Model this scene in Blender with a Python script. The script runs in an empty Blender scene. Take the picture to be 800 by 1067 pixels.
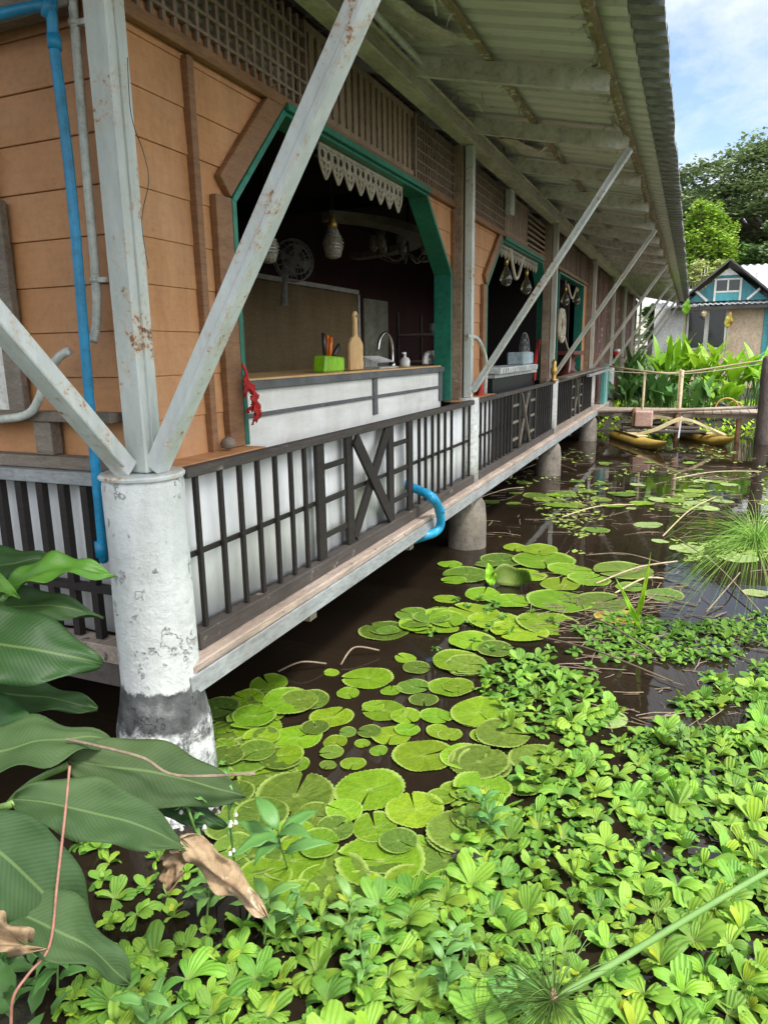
import bpy, math, random
from mathutils import Vector, Matrix, noise as mnoise
R = math.radians
rng = random.Random(11)
sc = bpy.context.scene
COL = sc.collection

# ------------------------------------------------------------------ camera model (a pixel of the 800x1067 photo -> a point in the place)
F, EYE = 739.6, 1.98
PITCH, YAW, ROLL = .2206, .4045, -.016
_cy, _sy, _cp, _sp = math.cos(YAW), math.sin(YAW), math.cos(PITCH), math.sin(PITCH)
FWD = Vector((-_sy*_cp, _cy*_cp, -_sp)); _r = Vector((_cy, _sy, 0)); _u = _r.cross(FWD)
RIGHT = _r*math.cos(ROLL) + _u*math.sin(ROLL); UP = _u*math.cos(ROLL) - _r*math.sin(ROLL)
EYEP = Vector((0, 0, EYE))
def ray(x, y): return (FWD*F + RIGHT*(x-400) - UP*(y-533.5)).normalized()
def onz(x, y, z=0.): d = ray(x, y); return EYEP + d*((z-EYE)/d.z)
def onx(x, y, X): d = ray(x, y); return EYEP + d*(X/d.x)
def ony(x, y, Y): d = ray(x, y); return EYEP + d*(Y/d.y)
def ond(x, y, dist): return EYEP + ray(x, y)*dist
def proj(P):
    v = Vector(P)-EYEP; d = v.dot(FWD)
    if d < .05: return (-9999, -9999)
    return (400+F*v.dot(RIGHT)/d, 533.5-F*v.dot(UP)/d)

# ------------------------------------------------------------------ materials
MATS = {}
def nn(nt, t, **kw):
    n = nt.nodes.new(t)
    for k, v in kw.items(): setattr(n, k, v)
    return n
def base_mat(name):
    m = bpy.data.materials.new(name); m.use_nodes = True
    nt = m.node_tree; nt.nodes.clear()
    out = nn(nt, 'ShaderNodeOutputMaterial'); b = nn(nt, 'ShaderNodeBsdfPrincipled')
    nt.links.new(b.outputs[0], out.inputs[0])
    return m, nt, b, out
def ramp(nt, fac, stops, interp='LINEAR'):
    r = nn(nt, 'ShaderNodeValToRGB'); cr = r.color_ramp; cr.interpolation = interp
    while len(cr.elements) < len(stops): cr.elements.new(.5)
    for e, (p, c) in zip(cr.elements, stops):
        e.position = p; e.color = (*c, 1) if len(c) == 3 else c
    nt.links.new(fac, r.inputs[0]); return r.outputs[0]
def coords(nt, stretch=(1, 1, 1), kind='Object'):
    tc = nn(nt, 'ShaderNodeTexCoord'); mp = nn(nt, 'ShaderNodeMapping')
    mp.inputs['Scale'].default_value = stretch
    nt.links.new(tc.outputs[kind], mp.inputs[0]); return mp.outputs[0]
def noise(nt, vec, scale, detail=5, rough=.6, dist=0):
    n = nn(nt, 'ShaderNodeTexNoise'); n.inputs['Scale'].default_value = scale
    n.inputs['Detail'].default_value = detail; n.inputs['Roughness'].default_value = rough
    n.inputs['Distortion'].default_value = dist
    nt.links.new(vec, n.inputs['Vector']); return n.outputs[0]
def mixc(nt, fac, a, b, mode='MIX'):
    m = nn(nt, 'ShaderNodeMix', data_type='RGBA', blend_type=mode)
    for sock, v in ((m.inputs[0], fac), (m.inputs[6], a), (m.inputs[7], b)):
        if isinstance(v, (int, float)): sock.default_value = v
        elif isinstance(v, tuple): sock.default_value = (*v, 1)
        else: nt.links.new(v, sock)
    return m.outputs[2]
def math_(nt, op, a, b=None, clamp=False):
    m = nn(nt, 'ShaderNodeMath', operation=op, use_clamp=clamp)
    for i, v in enumerate((a, b)):
        if v is None: continue
        if isinstance(v, (int, float)): m.inputs[i].default_value = v
        else: nt.links.new(v, m.inputs[i])
    return m.outputs[0]
def bump(nt, b, h, strength, dist=.01):
    n = nn(nt, 'ShaderNodeBump'); n.inputs['Strength'].default_value = strength; n.inputs['Distance'].default_value = dist
    nt.links.new(h, n.inputs['Height']); nt.links.new(n.outputs[0], b.inputs['Normal'])
def plain(name, c1, c2=None, rough=.6, scale=6, stretch=(1, 1, 1), bmp=.2, bscale=40, metallic=0, rnd=0, spots=None, spot_scale=9, spot_at=.62, spec=.5, bdist=.004, grime=.6, mott=.85):
    m, nt, b, out = base_mat(name)
    v = coords(nt, stretch)
    c2 = c2 or tuple(x*.7 for x in c1)
    col = ramp(nt, noise(nt, v, scale), [(.3, c1), (.7, c2)])
    fine = ramp(nt, noise(nt, v, scale*5, 9, .75), [(.36, (.58,)*3), (.5, (.97,)*3), (.66, (1.16,)*3)])
    col = mixc(nt, mott, col, fine, 'MULTIPLY')
    if grime:
        gr = ramp(nt, noise(nt, coords(nt, (1, 1, .45)), 1.7, 8, .68), [(.42, (1,)*3), (.62, (.62, .58, .52))])
        col = mixc(nt, grime, col, gr, 'MULTIPLY')
    if spots:
        f = ramp(nt, noise(nt, coords(nt), spot_scale, 8, .65), [(spot_at, (0, 0, 0)), (spot_at+.06, (1, 1, 1))])
        col = mixc(nt, f, col, spots)
    if rnd:
        oi = nn(nt, 'ShaderNodeObjectInfo'); hs = nn(nt, 'ShaderNodeHueSaturation')
        nt.links.new(math_(nt, 'ADD', math_(nt, 'MULTIPLY', oi.outputs['Random'], rnd), 1-rnd/2), hs.inputs['Value'])
        nt.links.new(col, hs.inputs['Color']); col = hs.outputs[0]
    nt.links.new(col, b.inputs['Base Color'])
    b.inputs['Roughness'].default_value = rough; b.inputs['Metallic'].default_value = metallic
    b.inputs['Specular IOR Level'].default_value = spec
    if bmp: bump(nt, b, noise(nt, v, bscale, 4), bmp, bdist)
    MATS[name] = m; return m
M = MATS
plain('dark_wood', (.012, .008, .007), (.024, .017, .015), .65, 5, (1, 1, 12), .35, 14, spots=(.08, .068, .058), spot_at=.66)
plain('rail_wood', (.045, .036, .032), (.085, .070, .062), .7, 5, (12, 1, 12), .35, 14, spots=(.22, .19, .16), spot_at=.62)
plain('brown_wood', (.20, .095, .042), (.30, .15, .07), .6, 4, (1, 1, 8), .3, 20)
plain('slat_wood', (.22, .155, .105), (.36, .27, .195), .75, 4, (1, 6, 1.5), .4, 25, spots=(.36, .30, .24), spot_at=.64)
plain('lattice_wood', (.19, .13, .095), (.32, .24, .18), .75, 7, (1, 6, 1), .4, 25, spots=(.3, .27, .22), spot_at=.63)
plain('lattice_back', (.36, .36, .28), (.25, .25, .19), .8, 3, bmp=.1)
plain('weathered', (.16, .13, .10), (.27, .23, .19), .8, 4, (2, 10, 10), .4, 14)
plain('old_plank', (.52, .41, .34), (.29, .235, .20), .85, 3, (9, 1, 9), .8, 14, spots=(.10, .08, .07), spot_scale=11, spot_at=.62, bdist=.01)
plain('fascia', (.36, .375, .39), (.24, .255, .265), .55, 3, (1, 1, 4), .15, 30, spots=(.2, .18, .16), spot_scale=8, spot_at=.66)
plain('teal', (.015, .20, .135), (.010, .15, .10), .45, 4, (1, 1, 1), .15, 30, spots=(.12, .33, .27), spot_scale=16, spot_at=.66)
plain('teal_light', (.10, .36, .33), (.07, .28, .27), .5, 4, bmp=.1)
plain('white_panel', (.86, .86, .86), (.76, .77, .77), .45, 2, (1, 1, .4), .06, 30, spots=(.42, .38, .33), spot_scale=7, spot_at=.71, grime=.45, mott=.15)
plain('counter_white', (.80, .79, .76), (.68, .67, .64), .55, 3, (1, 1, 6), .15, 20, spots=(.62, .42, .40), spot_scale=5, spot_at=.66, grime=.45, mott=.15)
plain('counter_dark', (.085, .09, .095), (.14, .145, .15), .6, 4, (1, 1, 1), .2, 30)
plain('cream_steel', (.66, .63, .52), (.52, .49, .39), .5, 3, (1, .6, 4), .12, 40, spots=(.26, .15, .07), spot_scale=10, spot_at=.64)
plain('grey_steel', (.56, .56, .50), (.44, .43, .37), .5, 3, (1, 1, 1), .12, 40, spots=(.27, .16, .08), spot_scale=12, spot_at=.65)
plain('rafter', (.80, .79, .74), (.66, .65, .60), .5, 3, (1, 1, 1), .1, 40, spots=(.3, .25, .17), spot_scale=10, spot_at=.67)
plain('old_purlin', (.40, .32, .22), (.28, .20, .13), .7, 5, (4, 1, 4), .4, 20, spots=(.62, .58, .48), spot_scale=14, spot_at=.56)
plain('insulation', (.76, .74, .70), (.52, .48, .40), .6, 8, bmp=.5, bscale=18)
plain('concrete_low', (.25, .22, .185), (.13, .115, .095), .85, 4, bmp=.6, bscale=30, spots=(.10, .09, .075), spot_scale=4, spot_at=.58)
plain('white_post', (.74, .75, .74), (.58, .59, .57), .7, 5, bmp=.6, bscale=22, spots=(.33, .32, .30), spot_scale=11, spot_at=.62)
plain('pvc_blue', (.01, .29, .56), (.015, .25, .48), .4, 3, bmp=.06, rnd=0, spots=(.12, .33, .48), spot_scale=10, spot_at=.68)
plain('pvc_white', (.66, .70, .66), (.56, .60, .56), .4, 4, bmp=.05, spots=(.35, .33, .28), spot_scale=14, spot_at=.7)
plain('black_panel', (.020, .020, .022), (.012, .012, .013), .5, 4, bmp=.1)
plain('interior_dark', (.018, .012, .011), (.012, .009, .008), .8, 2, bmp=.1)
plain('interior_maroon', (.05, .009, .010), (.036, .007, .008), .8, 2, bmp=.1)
plain('interior_floor', (.05, .034, .025), (.035, .025, .018), .5, 3, (1, 8, 1), .1)
plain('ceiling_white', (.30, .28, .25), (.25, .23, .2), .8, 2, bmp=.05)
plain('blind_tan', (.30, .21, .105), (.25, .17, .08), .7, 2, (1, 1, 12), .2, 16)
plain('white_paint', (.78, .77, .73), (.66, .65, .6), .6, 5, bmp=.1)
plain('fretwork', (.40, .355, .285), (.29, .25, .19), .7, 9, bmp=.3)
plain('bark', (.12, .06, .05), (.22, .13, .11), .9, 5, (1, 6, .7), 1, 10, spots=(.42, .36, .34), spot_scale=5, spot_at=.60, bdist=.03)
plain('board_brown', (.10, .062, .046), (.17, .11, .085), .8, 5, (1, 8, .5), .5, 12)
plain('maroon_paint', (.17, .028, .025), (.12, .02, .018), .5, 4, bmp=.1)
plain('red_cloth', (.52, .025, .02), (.36, .015, .015), .85, 8, bmp=.4)
plain('lime', (.27, .58, .02), (.22, .50, .015), .4, 3, bmp=.05)
plain('pale_wood', (.72, .47, .22), (.60, .37, .16), .5, 3, (8, 8, 1), .15, 20)
plain('black_plastic', (.02, .02, .02), (.03, .03, .03), .35, 4, bmp=0)
plain('orange_plastic', (.75, .16, .01), (.7, .14, .01), .35, 4, bmp=0)
plain('chrome', (.70, .71, .72), (.62, .63, .64), .18, 4, bmp=0, metallic=1)
plain('fan_grey', (.50, .51, .51), (.42, .43, .43), .4, 4, bmp=0)
plain('brass', (.55, .36, .10), (.45, .28, .07), .35, 4, bmp=0, metallic=.7)
plain('rope', (.60, .54, .43), (.45, .40, .31), .9, 20, bmp=.5)
plain('crate_white', (.70, .72, .72), (.62, .64, .64), .5, 4, bmp=.05)
plain('crate_blue', (.42, .53, .58), (.36, .46, .52), .5, 4, bmp=.05)
plain('house_beige', (.74, .58, .42), (.58, .44, .30), .9, 5, (1, 1, .7), .6, 10, spots=(.60, .50, .38), spot_scale=2.2, spot_at=.58, bdist=.03)
plain('house_white', (.82, .82, .81), (.70, .71, .71), .8, 3, bmp=.3, bscale=12)
plain('house_teal', (.06, .25, .29), (.045, .19, .22), .7, 3, (4, 1, 1), .2, 10)
plain('house_turquoise', (.08, .38, .42), (.06, .31, .35), .6, 3, bmp=.1)
plain('house_roof', (.52, .54, .55), (.40, .42, .43), .45, 2, (1, 1, 1), .1, 10)
plain('roof_dark', (.05, .048, .05), (.08, .075, .075), .6, 3, bmp=.1)
plain('hull_yellow', (.55, .37, .06), (.38, .27, .07), .5, 4, (1, 1, 1), .2, 20, spots=(.24, .18, .09), spot_scale=5, spot_at=.6)
plain('hull_pale', (.58, .50, .28), (.46, .38, .2), .6, 4, bmp=.2)
plain('boat_dark', (.07, .055, .05), (.12, .10, .09), .8, 5, bmp=.4)
plain('boat_pink', (.52, .33, .28), (.42, .27, .23), .7, 5, bmp=.2)
plain('bridge_plank', (.40, .32, .26), (.27, .22, .18), .8, 5, (1, 6, 1), .4, 14)
plain('bamboo', (.48, .40, .25), (.36, .28, .16), .6, 6, (1, 1, 3), .2, 20, rnd=.3)
plain('post_bark', (.055, .042, .036), (.11, .09, .08), .9, 6, (1, 1, .5), 1, 12, spots=(.3, .28, .26), spot_scale=5, spot_at=.66, bdist=.03)
plain('twig', (.13, .095, .065), (.26, .20, .14), .8, 12, bmp=.3, rnd=.7)
plain('ground', (.040, .030, .020), (.028, .034, .015), .95, 2.5, bmp=1, bscale=12, bdist=.05)
plain('trunk', (.11, .085, .065), (.18, .15, .12), .9, 4, (2, 2, .5), 1, 8, bdist=.05)
plain('tarnish', (.10, .09, .07), (.42, .39, .33), .25, 60, bmp=0)
plain('glass_dark', (.03, .04, .04), (.02, .03, .03), .06, 3, bmp=0)
plain('pink_stem', (.32, .13, .10), (.30, .17, .11), .5, 8, bmp=.1)
plain('dry_leaf', (.46, .35, .22), (.24, .155, .085), .95, 10, bmp=.6, bscale=24, spots=(.46, .38, .27), spot_scale=14, spot_at=.6)
plain('bud', (.018, .014, .012), (.05, .04, .03), .8, 40, bmp=.5)
plain('cup_white', (.78, .78, .76), (.72, .72, .7), .3, 4, bmp=0)

# roof sheet: aged grey metal, fine streaks down the slope
def roof_mat():
    m, nt, b, out = base_mat('roof_metal')
    v = coords(nt, (1.2, 14, 1)); v2 = coords(nt)
    c = ramp(nt, noise(nt, v, 2, 6), [(.25, (.60, .60, .57)), (.5, (.78, .77, .74)), (.8, (.66, .65, .61))])
    f = ramp(nt, noise(nt, v2, 3, 8, .7), [(.56, (0, 0, 0)), (.66, (1, 1, 1))])
    c = mixc(nt, math_(nt, 'MULTIPLY', f, .6), c, (.42, .38, .30))
    nt.links.new(c, b.inputs['Base Color']); b.inputs['Roughness'].default_value = .5
    bump(nt, b, noise(nt, v2, 9, 4), .25, .01); M['roof_metal'] = m
roof_mat()
# lapped boards: ochre paint, faint grain and dust
def siding_mat():
    m, nt, b, out = base_mat('siding')
    v = coords(nt, (1, 1.2, 14)); v2 = coords(nt)
    c = ramp(nt, noise(nt, v, 3, 7, .65), [(.25, (.46, .212, .080)), (.55, (.51, .245, .100)), (.8, (.44, .20, .080))])
    f = ramp(nt, noise(nt, v2, 2.2, 6, .6), [(.4, (0, 0, 0)), (.75, (1, 1, 1))])
    c = mixc(nt, math_(nt, 'MULTIPLY', f, .6), c, (.50, .29, .165))
    c = mixc(nt, .9, c, ramp(nt, noise(nt, coords(nt, (1, 5, .8)), 1.6, 8, .7), [(.42, (1.04,)*3), (.68, (.78, .73, .68))]), 'MULTIPLY')
    c = mixc(nt, .35, c, ramp(nt, noise(nt, v2, 30, 6, .7), [(.38, (.72,)*3), (.5, (1,)*3), (.64, (1.12,)*3)]), 'MULTIPLY')
    s = ramp(nt, noise(nt, coords(nt, (1, 1, 1.6)), 15, 7, .7), [(.68, (0, 0, 0)), (.73, (1, 1, 1))])
    c = mixc(nt, math_(nt, 'MULTIPLY', s, .55), c, (.20, .09, .04))
    nt.links.new(c, b.inputs['Base Color']); b.inputs['Roughness'].default_value = .6
    bump(nt, b, noise(nt, v, 9, 5), .18, .006); M['siding'] = m
siding_mat()
# painted steel with rust
def rusty(name, paint, paint2, at=.58, rust=((.35, .15, .05), (.16, .07, .03))):
    m, nt, b, out = base_mat(name)
    v = coords(nt)
    c = ramp(nt, noise(nt, coords(nt, (1, 1, .25)), 9, 5), [(.3, paint), (.7, paint2)])
    n1 = noise(nt, v, 34, 9, .74); n2 = noise(nt, v, 4.2, 4)
    f = math_(nt, 'ADD', n1, math_(nt, 'MULTIPLY', math_(nt, 'SUBTRACT', n2, .5), .75))
    mask = ramp(nt, f, [(at, (0, 0, 0)), (at+.05, (1, 1, 1))])
    halo = ramp(nt, f, [(at-.12, (0, 0, 0)), (at+.02, (1, 1, 1))])
    c = mixc(nt, math_(nt, 'MULTIPLY', halo, .5), c, (.55, .37, .20))
    pit = ramp(nt, noise(nt, coords(nt, (1, 1, .6)), 85, 4, .6), [(.69, (0, 0, 0)), (.73, (1, 1, 1))])
    c = mixc(nt, math_(nt, 'MULTIPLY', pit, .55), c, (.16, .14, .12))
    c = mixc(nt, .8, c, ramp(nt, noise(nt, coords(nt, (1, 1, .35)), 6, 9, .72), [(.3, (1.06,)*3), (.7, (.66, .66, .63))]), 'MULTIPLY')
    c = mixc(nt, mask, c, ramp(nt, noise(nt, v, 40, 3), [(.4, rust[0]), (.6, rust[1])]))
    nt.links.new(c, b.inputs['Base Color']); b.inputs['Roughness'].default_value = .55
    bump(nt, b, n1, .3, .006); M[name] = m
rusty('rust_white', (.66, .69, .69), (.54, .58, .58), .63)
rusty('rust_post', (.60, .64, .62), (.46, .50, .48), .645)
rusty('rust_cream', (.60, .60, .53), (.48, .47, .41), .66)
# corner pillar: flaking white paint, black tar band, bare stained foot
def pillar_mat():
    m, nt, b, out = base_mat('pillar_paint')
    v = coords(nt); tc = nn(nt, 'ShaderNodeTexCoord'); sx = nn(nt, 'ShaderNodeSeparateXYZ')
    nt.links.new(tc.outputs['Object'], sx.inputs[0])
    n1 = noise(nt, v, 7, 9, .68); n2 = noise(nt, v, 26, 6, .6)
    z = math_(nt, 'ADD', sx.outputs[2], math_(nt, 'MULTIPLY', math_(nt, 'SUBTRACT', noise(nt, v, 5, 6), .5), .28))
    paint = ramp(nt, noise(nt, v, 3, 5), [(.3, (.70, .715, .715)), (.7, (.56, .58, .58))])
    flake = ramp(nt, n1, [(.575, (0, 0, 0)), (.59, (1, 1, 1)), (.605, (.15,)*3)])
    paint = mixc(nt, math_(nt, 'MULTIPLY', flake, .45), paint, (.42, .42, .40))
    speck = ramp(nt, n2, [(.66, (0, 0, 0)), (.70, (1, 1, 1))])
    paint = mixc(nt, math_(nt, 'MULTIPLY', speck, .5), paint, (.42, .38, .32))
    paint = mixc(nt, .75, paint, ramp(nt, noise(nt, coords(nt, (1, 1, .3)), 5, 9, .7), [(.35, (1.05,)*3), (.68, (.68, .67, .64))]), 'MULTIPLY')
    tar = ramp(nt, noise(nt, v, 6, 6), [(.38, (.022, .022, .024)), (.58, (.10, .103, .106)), (.74, (.26, .26, .26))])
    foot = ramp(nt, noise(nt, v, 8, 9, .75), [(.42, (.10, .10, .10)), (.5, (.46, .47, .47)), (.62, (.74, .74, .73))])
    c = mixc(nt, ramp(nt, z, [(.60, (0, 0, 0)), (.615, (1, 1, 1))]), tar, paint)
    c = mixc(nt, ramp(nt, z, [(.42, (0, 0, 0)), (.45, (1, 1, 1))]), foot, c)
    nt.links.new(c, b.inputs['Base Color']); b.inputs['Roughness'].default_value = .8
    h = math_(nt, 'ADD', math_(nt, 'MULTIPLY', n1, 1.), math_(nt, 'MULTIPLY', ramp(nt, n1, [(.57, (1, 1, 1)), (.59, (0, 0, 0))]), .8))
    bump(nt, b, h, 1., .022); M['pillar_paint'] = m
pillar_mat()
# leaf materials: a share of the light goes through the blade
def leaf_mat(name, c1, c2, rough=.45, trans=.25, rnd=.35, scale=6, veins=None, spots=None, spot_scale=18, spot_at=.66, spec=.4, kind='Object', hue=.03):
    m, nt, b, out = base_mat(name)
    v = coords(nt, kind=kind)
    c = ramp(nt, noise(nt, v, scale, 5), [(.3, c1), (.7, c2)])
    oi = nn(nt, 'ShaderNodeObjectInfo'); hs = nn(nt, 'ShaderNodeHueSaturation')
    nt.links.new(math_(nt, 'ADD', math_(nt, 'MULTIPLY', oi.outputs['Random'], rnd), 1-rnd/2), hs.inputs['Value'])
    wn = nn(nt, 'ShaderNodeTexWhiteNoise', noise_dimensions='1D'); nt.links.new(oi.outputs['Random'], wn.inputs['W'])
    nt.links.new(math_(nt, 'ADD', math_(nt, 'MULTIPLY', wn.outputs[0], hue), .5-hue/2), hs.inputs['Hue'])
    nt.links.new(c, hs.inputs['Color']); c = hs.outputs[0]
    if veins == 'radial':
        sx = nn(nt, 'ShaderNodeSeparateXYZ'); nt.links.new(v, sx.inputs[0])
        a = math_(nt, 'ARCTAN2', sx.outputs[1], sx.outputs[0])
        w = math_(nt, 'ABSOLUTE', math_(nt, 'SINE', math_(nt, 'MULTIPLY', a, 11.)))
        vn = ramp(nt, w, [(0, (1, 1, 1)), (.20, (0, 0, 0))])
        rad = math_(nt, 'POWER', math_(nt, 'ADD', math_(nt, 'POWER', sx.outputs[0], 2), math_(nt, 'POWER', sx.outputs[1], 2)), .5)
        vf = math_(nt, 'MULTIPLY', vn, ramp(nt, rad, [(.05, (1, 1, 1)), (.85, (.0, .0, .0))]))
        c = mixc(nt, math_(nt, 'MULTIPLY', vf, .5), c, (.34, .50, .08))
        edge = ramp(nt, rad, [(.90, (0, 0, 0)), (.985, (1, 1, 1))]); c = mixc(nt, math_(nt, 'MULTIPLY', edge, .6), c, (.36, .48, .12))
        c = mixc(nt, .75, c, ramp(nt, noise(nt, coords(nt), 2.2, 9, .75), [(.32, (.62, .62, .6)), (.5, (.95,)*3), (.7, (1.15, 1.12, 1.))]), 'MULTIPLY')
        pt = ramp(nt, noise(nt, coords(nt), 20, 3, .5), [(.68, (0, 0, 0)), (.72, (1, 1, 1))]); c = mixc(nt, math_(nt, 'MULTIPLY', pt, .7), c, (.06, .07, .015))
        hub = ramp(nt, rad, [(.03, (1, 1, 1)), (.12, (0, 0, 0))])
        c = mixc(nt, math_(nt, 'MULTIPLY', hub, .45), c, (.38, .45, .12))
        bump(nt, b, math_(nt, 'ADD', math_(nt, 'MULTIPLY', vf, -.6), noise(nt, coords(nt), 5, 5)), .5, .02)
    if veins == 'age':
        uv = nn(nt, 'ShaderNodeTexCoord'); su = nn(nt, 'ShaderNodeSeparateXYZ'); nt.links.new(uv.outputs['UV'], su.inputs[0])
        c = mixc(nt, .9, c, ramp(nt, su.outputs[0], [(0, (.38, .52, .55)), (.3, (.80, .88, .85)), (.7, (1.08, 1.05, .9)), (.92, (1.3, 1.15, .7)), (.96, (2.2, 1.2, .35))]), 'MULTIPLY')
        c = mixc(nt, math_(nt, 'MULTIPLY', ramp(nt, su.outputs[1], [(.0, (1, 1, 1)), (.35, (0, 0, 0))]), .5), c, (.36, .42, .16))
    if veins == 'lateral':
        uv = nn(nt, 'ShaderNodeTexCoord'); su = nn(nt, 'ShaderNodeSeparateXYZ'); nt.links.new(uv.outputs['UV'], su.inputs[0])
        s = math_(nt, 'ABSOLUTE', math_(nt, 'SUBTRACT', su.outputs[0], .5))
        w = math_(nt, 'SINE', math_(nt, 'MULTIPLY', math_(nt, 'SUBTRACT', su.outputs[1], math_(nt, 'MULTIPLY', s, .35)), 230.))
        c = mixc(nt, math_(nt, 'MULTIPLY', math_(nt, 'ADD', w, 1), .03), c, (.16, .26, .10))
        mid = ramp(nt, s, [(.012, (1, 1, 1)), (.025, (0, 0, 0))]); c = mixc(nt, math_(nt, 'MULTIPLY', mid, .45), c, (.16, .23, .08))
        bump(nt, b, math_(nt, 'ADD', math_(nt, 'MULTIPLY', w, .05), noise(nt, v, 9, 5)), .30, .008)
        if spots:
            e = math_(nt, 'ADD', math_(nt, 'MULTIPLY', s, 2.), math_(nt, 'MULTIPLY', math_(nt, 'SUBTRACT', noise(nt, coords(nt), 15, 8, .75), .5), 1.7))
            c = mixc(nt, ramp(nt, e, [(spot_at, (0, 0, 0)), (spot_at+.06, (1, 1, 1))]), c, spots)
    elif spots:
        f = ramp(nt, noise(nt, v, spot_scale, 8, .7), [(spot_at, (0, 0, 0)), (spot_at+.05, (1, 1, 1))])
        c = mixc(nt, f, c, spots)
    nt.links.new(c, b.inputs['Base Color']); b.inputs['Roughness'].default_value = rough; b.inputs['Specular IOR Level'].default_value = spec
    if trans:
        tl = nn(nt, 'ShaderNodeBsdfTranslucent'); mx = nn(nt, 'ShaderNodeMixShader'); mx.inputs[0].default_value = trans
        nt.links.new(c, tl.inputs[0]); nt.links.new(b.outputs[0], mx.inputs[1]); nt.links.new(tl.outputs[0], mx.inputs[2]); nt.links.new(mx.outputs[0], out.inputs[0])
    M[name] = m
leaf_mat('pad', (.135, .255, .010), (.200, .335, .018), .40, .12, .5, 3, 'radial', (.06, .05, .02), 9, .70)
leaf_mat('pad_dull', (.072, .135, .014), (.13, .21, .022), .5, .1, .6, 4, 'radial', (.16, .15, .03), 8, .62)
leaf_mat('pad_pale', (.33, .40, .17), (.22, .32, .08), .4, .1, .3, 3, 'radial', (.30, .24, .12), 6, .60)
leaf_mat('pad_yellow', (.52, .33, .03), (.24, .28, .03), .5, .1, .2, 4, 'radial', (.32, .12, .02), 4, .52)
leaf_mat('lettuce', (.150, .300, .036), (.235, .410, .064), .5, .25, .45, 9, 'age', None, spec=.3, hue=.03)
leaf_mat('lettuce_dark', (.07, .16, .04), (.11, .22, .06), .5, .2, .3, 9, None, None)
leaf_mat('big_leaf', (.016, .052, .014), (.030, .078, .020), .5, .12, .2, 3, 'lateral', None, spec=.25)
leaf_mat('big_leaf_worn', (.028, .062, .019), (.062, .104, .036), .7, .15, .15, 3, 'lateral', (.27, .17, .08), 9, 1.03, spec=.25)
leaf_mat('big_leaf_young', (.085, .22, .025), (.13, .29, .035), .4, .3, .15, 3, 'lateral', None)
leaf_mat('canna', (.22, .44, .014), (.33, .58, .03), .4, .35, .45, 2, 'lateral', None)
leaf_mat('canna_dark', (.06, .15, .03), (.10, .22, .05), .42, .2, .4, 2, 'lateral', None)
leaf_mat('weed', (.12, .28, .06), (.17, .34, .09), .45, .25, .2)
leaf_mat('papyrus', (.32, .55, .12), (.24, .45, .08), .5, .25, .2)
leaf_mat('papyrus_dark', (.12, .24, .05), (.08, .17, .035), .5, .25, .2)
leaf_mat('stalk', (.15, .27, .07), (.11, .21, .05), .4, 0, .2)
leaf_mat('tree_bright', (.19, .34, .035), (.30, .46, .06), .6, .3, .2, .8)
leaf_mat('tree_dark', (.085, .14, .055), (.18, .25, .095), .6, .25, .25, .35)
leaf_mat('tree_mid', (.08, .17, .03), (.14, .24, .05), .6, .25, .25, .5)
leaf_mat('vine_pale', (.30, .38, .10), (.38, .40, .18), .6, .25, .2, .8)
def water_mat():
    m, nt, b, out = base_mat('pond_water')
    v = coords(nt)
    c = ramp(nt, noise(nt, v, .8, 4), [(.35, (.012, .0085, .0055)), (.7, (.024, .0165, .0105))])
    nt.links.new(c, b.inputs['Base Color']); b.inputs['Roughness'].default_value = .03; b.inputs['IOR'].default_value = 1.33
    bump(nt, b, noise(nt, v, 2.2, 3), .10, .02); M['pond_water'] = m
water_mat()
def bulb_mat():
    m, nt, b, out = base_mat('bulb_glass')
    b.inputs['Base Color'].default_value = (.30, .26, .19, 1); b.inputs['Roughness'].default_value = .05
    b.inputs['Transmission Weight'].default_value = .85; M['bulb_glass'] = m
bulb_mat()

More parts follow.
